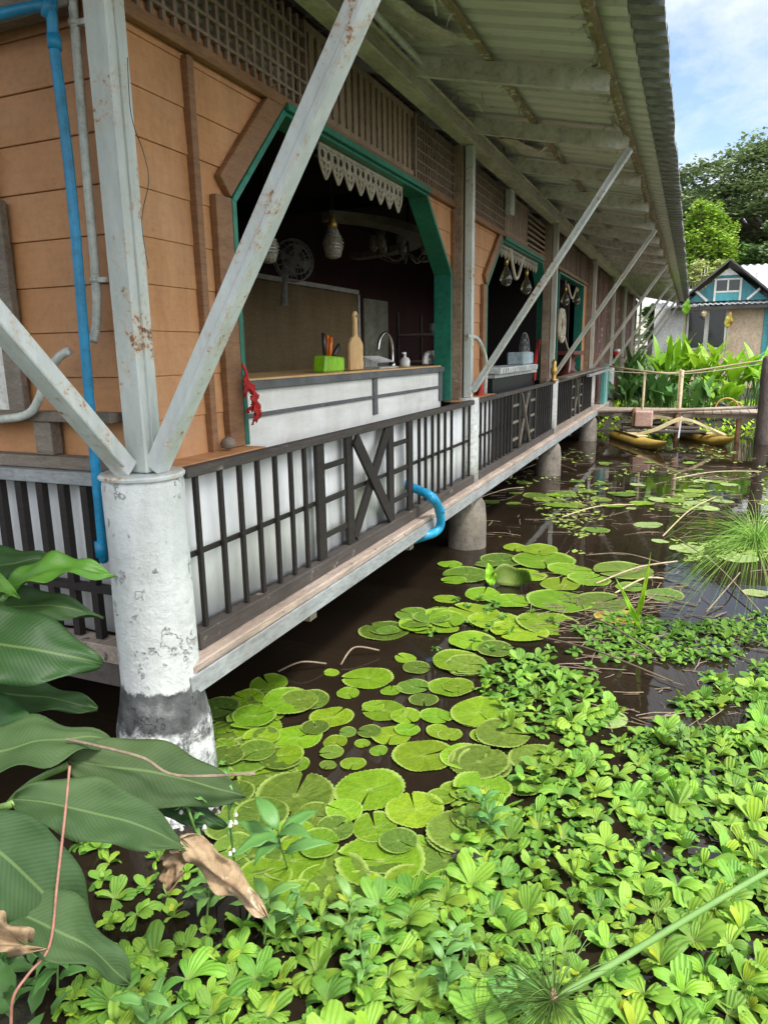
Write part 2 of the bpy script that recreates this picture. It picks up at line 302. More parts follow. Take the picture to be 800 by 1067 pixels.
# ------------------------------------------------------------------ mesh builder
WLOC = {}
class MB:
    def __init__(s): s.v = []; s.f = []; s.uv = None
    def add(s, vs, fs):
        o = len(s.v); s.v += [Vector(v) for v in vs]; s.f += [tuple(i+o for i in f) for f in fs]; return s
    def box(s, x0, x1, y0, y1, z0, z1):
        return s.add([(x0,y0,z0),(x1,y0,z0),(x1,y1,z0),(x0,y1,z0),(x0,y0,z1),(x1,y0,z1),(x1,y1,z1),(x0,y1,z1)],
                     [(0,3,2,1),(4,5,6,7),(0,1,5,4),(1,2,6,5),(2,3,7,6),(3,0,4,7)])
    def beam(s, p, q, w, h, up=(0,0,1)):
        p, q = Vector(p), Vector(q); d = (q-p).normalized(); up = Vector(up)
        if abs(d.dot(up)) > .98: up = Vector((1,0,0))
        a = d.cross(up).normalized(); b = a.cross(d).normalized(); a *= w/2; b *= h/2
        return s.add([p-a-b,p+a-b,p+a+b,p-a+b,q-a-b,q+a-b,q+a+b,q-a+b],[(0,3,2,1),(4,5,6,7),(0,1,5,4),(1,2,6,5),(2,3,7,6),(3,0,4,7)])
    def prism(s, pts, axis, a0, a1):            # polygon (2-D) pushed along an axis
        def P(u, v, a): return {'x': (a,u,v), 'y': (u,a,v), 'z': (u,v,a)}[axis]
        n = len(pts)
        return s.add([P(u,v,a0) for u,v in pts]+[P(u,v,a1) for u,v in pts],
                     [tuple(range(n))[::-1], tuple(range(n,2*n))]+[(i,(i+1)%n,n+(i+1)%n,n+i) for i in range(n)])
    def tube(s, path, r, n=10, caps=True):
        path = [Vector(p) for p in path]; k = len(path)
        rr = r if isinstance(r, (list, tuple)) else [r]*k
        ref = None; vs = []; fs = []
        for i, p in enumerate(path):
            d = (path[min(i+1,k-1)]-path[max(i-1,0)]).normalized()
            if ref is None:
                ref = Vector((0,0,1)) if abs(d.z) < .9 else Vector((1,0,0))
            a = d.cross(ref).normalized(); b = a.cross(d).normalized(); ref = b
            for j in range(n):
                t = 2*math.pi*j/n; vs.append(p+(a*math.cos(t)+b*math.sin(t))*rr[i])
        for i in range(k-1):
            for j in range(n): fs.append((i*n+j, i*n+(j+1)%n, (i+1)*n+(j+1)%n, (i+1)*n+j))
        if caps: fs += [tuple(range(n))[::-1], tuple(range((k-1)*n, k*n))]
        return s.add(vs, fs)
    def lathe(s, c, prof, n=20, wob=0, seed=0):
        c = Vector(c); vs = []; fs = []; k = len(prof)
        for i, (r, z) in enumerate(prof):
            for j in range(n):
                t = 2*math.pi*j/n
                q = r*(1+wob*mnoise.noise(Vector((math.cos(t)*2+seed, math.sin(t)*2, z*6))))
                vs.append(c+Vector((q*math.cos(t), q*math.sin(t), z)))
        for i in range(k-1):
            for j in range(n): fs.append((i*n+j, i*n+(j+1)%n, (i+1)*n+(j+1)%n, (i+1)*n+j))
        fs += [tuple(range(n))[::-1], tuple(range((k-1)*n, k*n))]
        return s.add(vs, fs)
    def grid(s, fn, nu, nv, uv=False):
        o = len(s.v)
        if uv and s.uv is None: s.uv = {}
        for i in range(nv+1):
            for j in range(nu+1):
                if uv: s.uv[len(s.v)] = (j/nu, i/nv)
                s.v.append(Vector(fn(j/nu, i/nv)))
        for i in range(nv):
            for j in range(nu):
                a = o+i*(nu+1)+j; s.f.append((a, a+1, a+nu+2, a+nu+1))
        return s
    def data(s, name, mat, off=Vector((0,0,0)), smooth=False):
        me = bpy.data.meshes.new(name); me.from_pydata([tuple(v-off) for v in s.v], [], s.f); me.update()
        if s.uv:
            l = me.uv_layers.new(name='UVMap')
            for lp in me.loops: l.data[lp.index].uv = s.uv.get(lp.vertex_index, (.5,.5))
        if smooth: me.polygons.foreach_set('use_smooth', [True]*len(me.polygons))
        me.materials.append(M[mat]); return me
    def build(s, name, mat, parent=None, smooth=False, bevel=0, loc=None):
        off = WLOC[parent] if parent else (Vector(loc) if loc is not None else Vector((0,0,0)))
        o = bpy.data.objects.new(name, s.data(name, mat, off, smooth)); COL.objects.link(o)
        if parent: o.parent = parent
        elif loc is not None: o.location = loc
        WLOC[o] = off
        if bevel:
            b = o.modifiers.new('b', 'BEVEL'); b.width = bevel; b.segments = 1; b.limit_method = 'ANGLE'
        return o
def tag(o, label=None, cat=None, group=None, kind=None):
    if label: o['label'] = label
    if cat: o['category'] = cat
    if group: o['group'] = group
    if kind: o['kind'] = kind
    return o
def empty(name, loc, label, cat, group=None):
    o = bpy.data.objects.new(name, None); COL.objects.link(o); o.location = loc; o.empty_display_size = .1
    WLOC[o] = Vector(loc); return tag(o, label, cat, group)
def solid(o, t, off=-1):
    m = o.modifiers.new('s', 'SOLIDIFY'); m.thickness = t; m.offset = off; return o
def circle(c, r, n=16, plane='yz', a0=0, a1=2*math.pi):
    c = Vector(c); out = []
    for i in range(n+1):
        t = a0+(a1-a0)*i/n; u, v = r*math.cos(t), r*math.sin(t)
        out.append(c+{'yz': Vector((0,u,v)), 'xz': Vector((u,0,v)), 'xy': Vector((u,v,0))}[plane])
    return out
def smooth_path(pts, n=6):
    pts = [Vector(p) for p in pts]; out = []
    for i in range(len(pts)-1):
        p0, p1, p2, p3 = pts[max(i-1,0)], pts[i], pts[i+1], pts[min(i+2, len(pts)-1)]
        for k in range(n):
            t = k/n
            out.append(.5*((2*p1)+(p2-p0)*t+(2*p0-5*p1+4*p2-p3)*t*t+(3*p1-p0-3*p2+p3)*t**3))
    return out+[pts[-1]]

def leaf(m, base, tip, width, up, arch=.1, fold=.25, nt=14, ns=8, tipsharp=1.0, curl=0, ripple=.012, seed=0, p0=.75):
    base, tip, up = Vector(base), Vector(tip), Vector(up).normalized(); L = (tip-base).length; d = (tip-base)/L
    side = d.cross(up).normalized(); up = side.cross(d).normalized()
    def fn(u, v):
        s = (u-.5)*2; wv = width/2*max(.012, math.sin(math.pi*min(1, v**p0*.985+.008)))**tipsharp
        c = base+d*L*v+up*(arch*4*v*(1-v))
        h = fold*abs(s)*wv-curl*s*s*wv
        h += ripple*math.sin(v*17+seed+s*1.5)*abs(s)+ripple*1.2*mnoise.noise(Vector((v*4+seed, s*2, seed)))
        return c+side*s*wv+up*h
    return m.grid(fn, ns, nt, uv=True)

# ------------------------------------------------------------------ setting: ground, pond, sky
def pond_depth(x, y):
    # signed distance to the pond's edge (positive = inside)
    wob = .5*mnoise.noise(Vector((x*.5, y*.5, 3)))
    far = 19.3+.25*x if x > -2 else 18.8
    near = .55 if x > -1.2 else .55+min(1.0, (-1.2-x)*.9)
    return min(x+11, 16-x, y-near, far-y)+wob*.6
def gz(x, y):
    d = pond_depth(x, y)
    return max(-.7, min(.34, .06-d*.45)) + (.05*mnoise.noise(Vector((x, y, 0))) if d < 0 else 0)
def axis(a, b, st, far): return [-q for q in far[::-1]]+[a+i*st for i in range(int((b-a)/st)+1)]+list(far)
xs = axis(-14, 20, .5, (30, 60, 140, 500)); ys = axis(-4, 26, .5, (40, 70, 150, 500))
xs = sorted(set(xs)); ys = sorted(set(ys))
g = MB(); g.v = [Vector((x, y, gz(x, y) if abs(x) < 35 and -30 < y < 45 else .3)) for y in ys for x in xs]
g.f = [(j*len(xs)+i, j*len(xs)+i+1, (j+1)*len(xs)+i+1, (j+1)*len(xs)+i) for j in range(len(ys)-1) for i in range(len(xs)-1)]
tag(g.build('ground', 'ground', smooth=True), kind='structure')
w = MB().grid(lambda u, v: (-16+36*u, -1+27*v, 0), 4, 4)
tag(w.build('pond_water', 'pond_water'), kind='structure')

# ------------------------------------------------------------------ the restaurant on stilts
XW = -2.2                        # plane of the boarded wall
PY = [2.26, 6.93, 11.56, 16.36, 20.5, 24.0, 27.5, 31.0]
Y0, Y1 = 2.42, 31.2
B = empty('stilt_restaurant', (-2.05, 2.26, 0), 'long ochre boarded restaurant on concrete stilts under a metal eave, beside the lily pond', 'building')
def zroof(x): return 3.83+.22*(-.65-x)
# pillars, posts, braces
for i, y in enumerate(PY):
    if i == 0:
        prof = [(.215,-.7),(.212,0),(.208,.22),(.20,.40),(.18,.52),(.166,.62),(.164,.9),(.161,1.2),(.162,1.47),(.156,1.50)]
        tag(MB().lathe((-2.04, y, 0), prof, 48, .035).build('pillar', 'pillar_paint', B, True), 'thick white corner pillar with flaking paint and a black tar band')
        MB().lathe((-2.04, y, 0), [(.17,1.502),(.172,1.512),(.165,1.520)], 24, .05, 3).build('post_plate', 'rust_white', B)
        MB().box(-2.078, -1.972, y-.05, y+.052, 1.523, 3.84).build('post', 'rust_post', B, bevel=.006)
        MB().box(-1.971, -1.962, y-.012, y+.012, 1.53, 3.84).build('post_flange', 'rust_post', B)
    else:
        prof = [(.20,-.7),(.198,.0),(.195,.3),(.18,.45),(.13,.548)]
        MB().lathe((-2.03, y, 0), prof, 24, .04, i).build('pillar', 'concrete_low', B, True)
        if i < 5: MB().lathe((-2.03, y, 0), [(.108,.683),(.105,1.0),(.104,1.3),(.105,1.53)], 20, .03, i+9).build('post_foot', 'white_post', B, True)
        MB().box(-2.07, -1.995, y-.04, y+.04, 1.533 if i < 5 else .55, 3.84).build('post', 'rust_white' if i == 1 else 'rust_cream', B, bevel=.004)
        if i < 6: MB().box(-2.20, -2.09, y-.06, y+.05, .69, 3.84).build('timber_post', 'slat_wood', B, bevel=.004)
    # brace from the post foot out to the eave
    q = MB()
    wd = .074 if i == 0 else .06
    a, b = Vector((-1.965 if i == 0 else -1.985, y, 1.54 if i == 0 else 1.60)), Vector((-.62, y, 3.655))
    q.beam(a, b, wd, wd, (0,1,0)); d = (b-a).normalized(); nrm = Vector((d.z, 0, -d.x))
    q.beam(a+nrm*wd*.30+Vector((0,-wd/2-.003,0))+d*.05, b+nrm*wd*.30+Vector((0,-wd/2-.003,0))-d*.02, .006, wd*.32, nrm)
    q.build('brace', 'rust_white' if i < 2 else 'rust_cream', B, bevel=.004)
q = MB(); q.beam((-2.06, 2.19, 1.54), (-2.06, .30, 3.66), .074, .074, (1,0,0))
q.beam((-2.02, 2.13, 1.56), (-2.02, .30, 3.61), .01, .03, (1,0,0))
tag(q.build('brace', 'rust_white', B, bevel=.004), 'rusty steel brace leaning out at the end wall')
# ring beam
MB().box(-2.115, -2.0, -.3, Y1, 3.843, 3.985).box(-1.997, -1.965, -.3, Y1, 3.84, 3.853).box(-1.997, -1.965, -.3, Y1, 3.965, 3.983).build('ring_beam', 'cream_steel', B, bevel=.003)
MB().box(-9, -2.12, 2.28, 2.38, 3.85, 3.98).build('ring_beam', 'cream_steel', B)
# roof
def corr(y):
    t = ((y+.6)/.205+1e-4) % 1
    k = 0 if t < .56 else (1 if .59 < t < .94 else (((t-.56)/.03) if t <= .59 else (1-t)/.06))
    return .042*k
yy = []; y = -.6
while y < Y1+.6:
    for t in (.0, .28, .56, .59, .76, .94): yy.append(y+t*.205)
    y += .205
def roofsheet(xa, xb, lift, jig=0):
    m = MB(); n = 4
    for yv in yy:
        j = jig*mnoise.noise(Vector((yv*1.3, 1, 0))) if jig else 0
        for k in range(n+1):
            x = xa+(xb-xa)*k/n
            if k == n: x += j
            sag = .012*mnoise.noise(Vector((x*1.2, yv*.45, 2)))
            m.v.append(Vector((x, yv, zroof(x)+.052+lift+corr(yv)+sag)))
    for i in range(len(yy)-1):
        for k in range(n): a = i*(n+1)+k; m.f.append((a, a+1, a+n+2, a+n+1))
    return m
solid(roofsheet(-6.0, -.46, -.05).build('roof', 'roof_metal', B), .004)
solid(roofsheet(-.60, -.27, -.036, .03).build('eave_sheet', 'fascia', B), .004)
zr = zroof(-6.0)
MB().add([(-6.0,-.6,zr+.03),(-6.0,Y1+.6,zr+.03),(-10.4,Y1+.6,zr-.94),(-10.4,-.6,zr-.94),(-6.0,-.6,zr+.06),(-6.0,Y1+.6,zr+.06),(-10.4,Y1+.6,zr-.91),(-10.4,-.6,zr-.91)],
         [(0,1,2,3),(7,6,5,4),(0,4,5,1),(1,5,6,2),(2,6,7,3),(3,7,4,0)]).build('roof_back', 'roof_metal', B)
# rafters (C section) and purlins
ry = [.75, 2.30, 3.84]+[PY[1]-1.54+1.54*k for k in range(17)]
for y in ry:
    q = MB(); h = .13
    for (ya, yb, za, zb) in ((y-.025, y-.021, 0, h), (y-.0205, y+.03, 0, .004), (y-.0205, y+.03, h-.004, h)):
        xa, xb = -5.9, -.63
        ra, rb = zroof(xa)-.185, zroof(xb)-.185
        q.add([(xa,ya,ra+za),(xb,ya,rb+za),(xb,yb,rb+za),(xa,yb,ra+za),(xa,ya,ra+zb),(xb,ya,rb+zb),(xb,yb,rb+zb),(xa,yb,ra+zb)],
              [(0,3,2,1),(4,5,6,7),(0,1,5,4),(1,2,6,5),(2,3,7,6),(3,0,4,7)])
    q.build('rafter', 'rafter', B)
for x, mt in ((-.655, 'old_purlin'), (-1.45, 'old_purlin'), (-2.6, 'old_purlin'), (-3.6, 'old_purlin')):
    z = zroof(x)
    q = MB().box(x-.03, x+.03, -.5, Y1+.3, z-.05, z-.046).box(x-.03, x-.026, -.5, Y1+.3, z-.0455, z-.008)
    if x > -1: q.box(x+.012, x+.045, -.5, Y1+.3, z-.085, z-.0505)
    q.build('purlin', mt, B)
# torn insulation foil along the purlins
def scrap(m, p, L, W, dirv):
    side = Vector((rng.uniform(-1,1), rng.uniform(-1,1), rng.uniform(-.3,.3))).normalized(); k = 4
    o = len(m.v); cur = Vector(p); d = Vector(dirv).normalized()
    for i in range(k+1):
        ww = W*(1-.2*i)*rng.uniform(.5, 1.2)
        m.v += [cur-side*ww/2, cur+side*ww/2]
        d = (d+Vector((rng.uniform(-.5,.5), rng.uniform(-.5,.5), rng.uniform(-.5,.35)))).normalized(); cur = cur+d*L/k
    m.f += [(o+2*i, o+2*i+1, o+2*i+3, o+2*i+2) for i in range(k)]
m = MB()
for k in range(420):
    y = 2.6+28*rng.random()**1.7; x = rng.choice((-.70, -.70, -.66, -1.45, -1.43)); z = zroof(x)-.035
    cl = mnoise.noise(Vector((y*1.1, x*4, 5)))
    if cl < -.08: continue
    scrap(m, (x+rng.uniform(-.05,.03), y, z), rng.uniform(.05,.17), rng.uniform(.015,.06), (rng.uniform(-.9,.3), rng.uniform(-.8,.8), rng.uniform(-1,.1)))
for k in range(70):
    y = 4+20*rng.random(); x = rng.uniform(-2.05,-1.7); scrap(m, (x, y, zroof(x)-.03), rng.uniform(.08,.25), rng.uniform(.03,.1), (rng.uniform(-.3,.9), rng.uniform(-.8,.8), rng.uniform(-.9,0)))
m.build('torn_insulation', 'insulation', B)['kind'] = 'stuff'
# loose foil sheets left between rafters
for yb in (4.25, 7.35, 10.4):
    ph = rng.random()*9; m = MB()
    m.grid(lambda u, v: (-2.0+(.30+.2*v)*u, yb+.8*v, zroof(-2.0+.62*u)-.025-.05*abs(mnoise.noise(Vector((u*3+ph, v*3, ph))))-.03*math.sin(u*3)), 8, 8)
    m.build('foil_lining', 'insulation', B, True)
MB().tube([(-1.80, 3.0, zroof(-1.8)-.22), (-1.80, 4.95, zroof(-1.8)-.22)], .022, 10).build('conduit', 'pvc_white', B, True)

# deck
MB().box(-9.0, -2.305, 2.45, Y1, .58, .66).build('floor', 'interior_floor', B)
for k in range(6):
    ya = [2.30, 5.2, 8.3, 11.6, 14.6, 17.2][k]; yb = [5.195, 8.295, 11.595, 14.595, 17.195, 19.4][k]
    MB().box(-2.30, -1.872, ya-(.0 if k else .03), yb, .640, .682).build('deck_plank', 'old_plank', B, bevel=.006)
MB().box(-1.905, -1.868, 2.25, 19.4, .545, .637).box(-1.94, -1.906, 2.25, 19.4, .545, .553).build('fascia_beam', 'fascia', B, bevel=.003)
for y in (3.4, 5.0, 6.7, 8.4, 10, 11.4, 13, 14.6, 16.2, 18): MB().box(-9, -1.91, y-.04, y+.04, .48, .575).build('floor_joist', 'weathered', B)

# boarded wall, opening 1 and 2 are octagons
def edge_l(y, yt): return lambda z: y if z < 2.73 else y+(min(z,3.30)-2.73)/.57*(yt-y)
def siding(ya, yb, z0=1.5, z1=3.45, step=.197, mat='siding', X=XW):
    q = MB(); z = z0
    while z < z1-.02:
        zt = min(z+step, z1)
        A = ya(z) if callable(ya) else ya; A2 = ya(zt) if callable(ya) else ya
        Bq = yb(z) if callable(yb) else yb; B2 = yb(zt) if callable(yb) else yb
        j = rng.uniform(-.003,.003)
        q.add([(X-.035,A,z),(X+.006+j*.6,A,z),(X+.006+j*.6,Bq,z),(X-.035,Bq,z),(X-.035,A2,zt-.0008),(X-.0005,A2,zt-.0008),(X-.0005,B2,zt-.0008),(X-.035,B2,zt-.0008)],
              [(0,3,2,1),(4,5,6,7),(0,1,5,4),(1,2,6,5),(2,3,7,6),(3,0,4,7)])
        z = zt
    return q.build('wall_boarding', mat, B, bevel=.002)
siding(2.40, edge_l(3.17, 3.72)); siding(edge_l(6.80, 6.10), edge_l(8.02, 8.75)); siding(edge_l(11.80, 11.2), 12.62)
MB().box(XW-.03, XW+.012, 15.75, 16.35, 1.5, 3.30).build('wall_boarding', 'siding', B)
def batten(y, z0=1.5, z1=3.29, w=.06, mat='brown_wood', x=.024):
    MB().box(XW-.01, XW+x+.016, y-w/2, y+w/2, z0, z1).build('batten', mat, B, bevel=.003)
batten(2.93, w=.045); batten(6.98+.25, w=.035); batten(7.48, w=.045); batten(6.86, 2.7, 3.29, .03)
batten(12.05, w=.05); batten(12.5, w=.06)
# lower walls behind the balustrade
def corrpanel(ya, yb, mat='white_panel'):
    n = int((yb-ya)/.025)
    q = MB().grid(lambda u, v: (-2.045+.010*math.sin((ya+(yb-ya)*u)*2*math.pi/.19), ya+(yb-ya)*u, .684+.805*v), n, 1)
    return solid(q.build('lower_panel', mat, B, True), .004)
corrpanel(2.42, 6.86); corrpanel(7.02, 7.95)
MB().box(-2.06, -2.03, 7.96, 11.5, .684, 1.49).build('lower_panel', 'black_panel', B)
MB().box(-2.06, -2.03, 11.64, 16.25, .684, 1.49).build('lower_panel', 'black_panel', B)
for ya, yb in ((2.44, 3.19), (6.78, 6.88), (6.97, 8.04), (11.6, 12.69), (12.71, 16.3)): MB().box(-2.24, -2.035, ya, yb, 1.492, 1.508).build('ledge', 'siding' if ya < 12 else 'weathered', B, bevel=.003)
# octagon frames
def frame(pts, name='opening_frame'):
    q = MB(); n = len(pts); t = .035
    ins = []
    c = Vector((sum(p[0] for p in pts)/n, 2.3))
    for i, p in enumerate(pts):
        p = Vector(p); a = Vector(pts[max(i-1,0)]); b2 = Vector(pts[min(i+1,n-1)])
        d1 = (p-a).normalized() if i else (b2-p).normalized(); d2 = (b2-p).normalized() if i < n-1 else d1
        n1 = Vector((d1.y,-d1.x)); n2 = Vector((d2.y,-d2.x)); nn_ = (n1+n2).normalized(); ins.append(p+nn_*t/max(.5, nn_.dot(n1)))
    for i in range(n-1):
        o = len(q.v)
        for P in (pts[i], pts[i+1], ins[i+1], ins[i]):
            for x in (-2.33, XW+.045): q.v.append(Vector((x, P[0], P[1])))
        q.f += [(o,o+2,o+4,o+6),(o+1,o+7,o+5,o+3),(o,o+1,o+3,o+2),(o+4,o+5,o+7,o+6),(o+2,o+3,o+5,o+4),(o,o+6,o+7,o+1)]
    return q.build(name, 'teal', B, bevel=.003)
O1 = [(3.19,1.51),(3.19,2.74),(3.74,3.30),(6.07,3.30),(6.78,2.71),(6.78,1.51)]
O2 = [(8.05,1.51),(8.05,2.70),(8.76,3.28),(11.2,3.28),(11.76,2.75),(11.76,1.51)]
O3 = [(12.70,1.51),(12.70,3.28),(15.70,3.28),(15.70,1.51)]
frame(O1); frame(O2); frame(O3)
def casing(a, b2, w=.13):       # brown board on the wall face beside a jamb
    a, b2 = Vector(a), Vector(b2); d = (b2-a).normalized(); o = Vector((-d.y, d.x))*w
    pts = [a, b2, b2+o, a+o]
    MB().prism([(p.x, p.y) for p in pts], 'x', XW+.005, XW+.044).build('casing', 'brown_wood', B, bevel=.004)
casing((3.185,1.51),(3.185,2.74)); casing((3.185,2.745),(3.735,3.30), .12)
casing((8.045,1.51),(8.045,2.70)); casing((8.045,2.705),(8.755,3.28), .12)
MB().box(XW+.012, XW+.05, 2.42, 16.3, 3.302, 3.36).build('lintel_board', 'brown_wood', B, bevel=.004)
MB().box(XW+.051, XW+.075, 3.74, 6.1, 3.285, 3.325).build('lintel_strip', 'teal', B, bevel=.003); MB().box(XW+.051, XW+.075, 8.76, 11.2, 3.265, 3.31).build('lintel_strip', 'teal', B, bevel=.003)
# frieze: lattice and slat panels
def lattice(ya, yb, z0=3.365, z1=3.84, sp=.078, name='lattice_panel', back=True):
    q = MB(); y = ya+.02
    while y < yb-.02:
        q.box(XW+.012, XW+.030, y-.011, y+.011, z0+.001, z1-.001); y += sp
    z = z0+.06
    while z < z1-.03:
        q.box(XW+.004, XW+.034, ya+.005, yb-.005, z-.007, z+.007); z += .082
    q.box(XW-.01, XW+.032, ya-.018, ya+.004, z0, z1); q.box(XW-.01, XW+.032, yb-.004, yb+.018, z0, z1)
    o = q.build(name, 'lattice_wood', B)
    if back: MB().box(XW-.06, XW-.045, ya, yb, z0, z1).build('backing_board', 'lattice_back', B)
    return o
def slats(ya, yb, z0=3.365, z1=3.84, sp=.1):
    q = MB(); y = ya+.06
    while y < yb-.04: q.box(XW, XW+.022, y-.03, y+.03, z0+.04, z1-.04); y += sp
    q.box(XW-.01, XW+.027, ya+.003, yb-.003, z0, z0+.04); q.box(XW-.01, XW+.027, ya+.003, yb-.003, z1-.04, z1)
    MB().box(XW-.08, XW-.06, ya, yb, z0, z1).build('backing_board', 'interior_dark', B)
    return q.build('slat_panel', 'slat_wood', B)
lattice(2.45, 4.03); slats(4.06, 5.80); lattice(5.84, 6.85, sp=.065, back=False); lattice(7.02, 8.85, sp=.07, back=False); slats(8.9, 10.2, sp=.085)
q = MB()
for k in range(6): q.box(XW, XW+.022, 10.22, 11.45, 3.40+.075*k, 3.43+.075*k)
q.build('slat_panel', 'slat_wood', B)
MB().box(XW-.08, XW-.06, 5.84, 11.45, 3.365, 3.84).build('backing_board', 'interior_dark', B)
for ya, yb in ((11.65, 13.2), (13.2, 14.7), (14.7, 16.3)):
    q = MB(); y = ya+.02
    while y < yb-.05:
        wv = rng.uniform(.1,.2); wv = min(wv, yb-y-.01); q.box(XW, XW+.02+rng.uniform(0,.012), y, y+wv-.012, 3.365, 3.84); y += wv
    q.build('frieze_boards', 'board_brown', B)
# bark slab wall of the far bays
def barkwall(ya, yb, z0, z1):
    q = MB(); y = ya
    while y < yb-.05:
        wv = min(rng.uniform(.12,.3), yb-y); d = rng.uniform(.01,.06); q.prism([(y,XW-.03),(y+wv-.01,XW-.03),(y+wv-.02,XW+d*.5),(y+wv/2,XW+d),(y+.01,XW+d*.5)], 'z', z0, z1) if False else q.add(
            [(XW-.03,y,z0),(XW-.03,y+wv-.01,z0),(XW+d*.5,y+wv-.02,z0),(XW+d,y+wv/2,z0),(XW+d*.5,y+.01,z0),(XW-.03,y,z1),(XW-.03,y+wv-.01,z1),(XW+d*.5,y+wv-.02,z1),(XW+d,y+wv/2,z1),(XW+d*.5,y+.01,z1)],
            [(0,1,2,3,4)[::-1],(5,6,7,8,9),(0,1,6,5),(1,2,7,6),(2,3,8,7),(3,4,9,8),(4,0,5,9)]); y += wv
    q.build('bark_wall', 'bark', B)
barkwall(16.45, 20.4, .66, 3.84); barkwall(20.6, 23.9, 2.7, 3.84); barkwall(22.0, 23.9, .66, 2.7); barkwall(24.1, 27.4, .66, 3.84); barkwall(27.6, 31.0, .66, 3.84)
MB().box(XW+.07, XW+.10, 17.0, 18.2, .69, 1.9).build('door_panel', 'maroon_paint', B)

# end wall facing the shore
YE = 2.46
q = MB(); z = 1.5
while z < 3.6:
    zt = z+.197
    q.add([(-9,YE-.006,z),(XW-.06,YE-.006,z),(XW-.06,YE+.035,z),(-9,YE+.035,z),(-9,YE+.004,zt-.0015),(XW-.06,YE+.004,zt-.0015),(XW-.06,YE+.035,zt-.0015),(-9,YE+.035,zt-.0015)],
          [(0,3,2,1),(4,5,6,7),(0,1,5,4),(1,2,6,5),(2,3,7,6),(3,0,4,7)]); z = zt
q.build('end_wall_boarding', 'siding', B, bevel=.002)
MB().box(-2.255, XW+.012, YE-.05, YE-.02+.02, 1.5, 3.84).build('corner_board', 'brown_wood', B)
MB().box(-9, -2.30, YE-.09, YE-.022, 3.30, 3.44).build('end_beam', 'weathered', B, bevel=.005)
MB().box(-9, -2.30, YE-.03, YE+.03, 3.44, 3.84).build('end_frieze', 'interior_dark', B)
MB().box(-2.93, -2.83, YE-.06, YE-.02, 1.74, 2.66).build('end_window_frame', 'weathered', B, bevel=.004)
MB().box(-3.05, -2.935, YE-.04, YE-.02, 1.74, 2.60).build('end_window_frame', 'white_paint', B, bevel=.004)
MB().box(-2.95, -2.88, YE-.055, YE-.02, 2.67, 3.29).build('batten', 'dark_wood', B)
MB().box(-9, -2.28, YE-.10, YE-.022, 1.70, 1.745).build('end_ledge', 'weathered', B, bevel=.004)
MB().box(-2.76, -2.655, YE-.085, YE-.022, 1.545, 1.698).build('ledge_bracket', 'weathered', B, bevel=.004)
MB().box(-9, -2.24, YE-.10, YE-.022, 1.487, 1.543).build('end_ledge', 'weathered', B, bevel=.004)
MB().box(-9, -2.24, YE-.135, YE-.09, 1.425, 1.483).build('end_top_rail', 'fascia', B, bevel=.004)
solid(MB().grid(lambda u, v: (-9+6.78*u, YE-.02+.008*math.sin(u*6.78*2*math.pi/.19), .684+.80*v), 270, 1).build('end_lower_panel', 'white_panel', B, True), .004)
x = -2.33
k = 0
while x > -4.2:
    MB().box(x-.02, x+.02, YE-.118, YE-.08, .69, 1.42).build('end_baluster', 'dark_wood', B, bevel=.002); x -= .135
MB().box(-9, -2.26, YE-.12, YE-.08, .92, .955).build('end_middle_rail', 'dark_wood', B)
MB().box(-9, -2.26, YE-.16, YE-.05, .60, .688).build('end_deck_plank', 'old_plank', B, bevel=.005)
MB().box(-9, -2.26, YE-.14, YE-.10, .48, .598).build('end_fascia_beam', 'boat_dark', B)

# interior
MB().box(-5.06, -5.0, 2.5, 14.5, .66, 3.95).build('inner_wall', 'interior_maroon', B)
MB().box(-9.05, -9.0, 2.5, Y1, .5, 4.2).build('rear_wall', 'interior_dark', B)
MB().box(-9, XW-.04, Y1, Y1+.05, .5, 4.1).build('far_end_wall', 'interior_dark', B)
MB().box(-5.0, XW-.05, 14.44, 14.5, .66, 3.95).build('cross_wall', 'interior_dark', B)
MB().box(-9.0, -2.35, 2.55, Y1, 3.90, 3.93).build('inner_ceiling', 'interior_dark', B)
# curved white ceiling bands
def band(cx, cy, r, wv, z, a0, a1):
    q = MB(); n = 24
    for i in range(n+1):
        t = a0+(a1-a0)*i/n
        for rr in (r, r+wv):
            for zz in (z, z+.08): q.v.append(Vector((cx+rr*math.cos(t), cy+rr*math.sin(t), zz)))
    for i in range(n):
        a = i*4; b2 = a+4
        q.f += [(a,a+2,b2+2,b2),(a+1,b2+1,b2+3,a+3),(a,b2,b2+1,a+1),(a+2,a+3,b2+3,b2+2)]
    q.f += [(0,1,3,2),(n*4,n*4+2,n*4+3,n*4+1)]
    return q.build('ceiling_band', 'ceiling_white', B)
band(-4.9, 8.0, 1.7, .22, 3.30, R(-40), R(80))
MB().box(-4.99, -2.5, 7.5, 7.62, 3.52, 3.68).build('ceiling_beam', 'interior_dark', B)
MB().box(-4.99, -4.95, 5.2, 10.6, .7, 2.88).build('roller_blind', 'blind_tan', B)
MB().box(-4.995, -4.93, 5.2, 10.65, 2.89, 2.95).box(-4.995, -4.93, 10.62, 10.68, .7, 2.888).build('blind_frame', 'white_paint', B)
MB().box(-4.99, -4.96, 10.9, 11.9, .7, 2.85).build('inner_door', 'lattice_back', B)
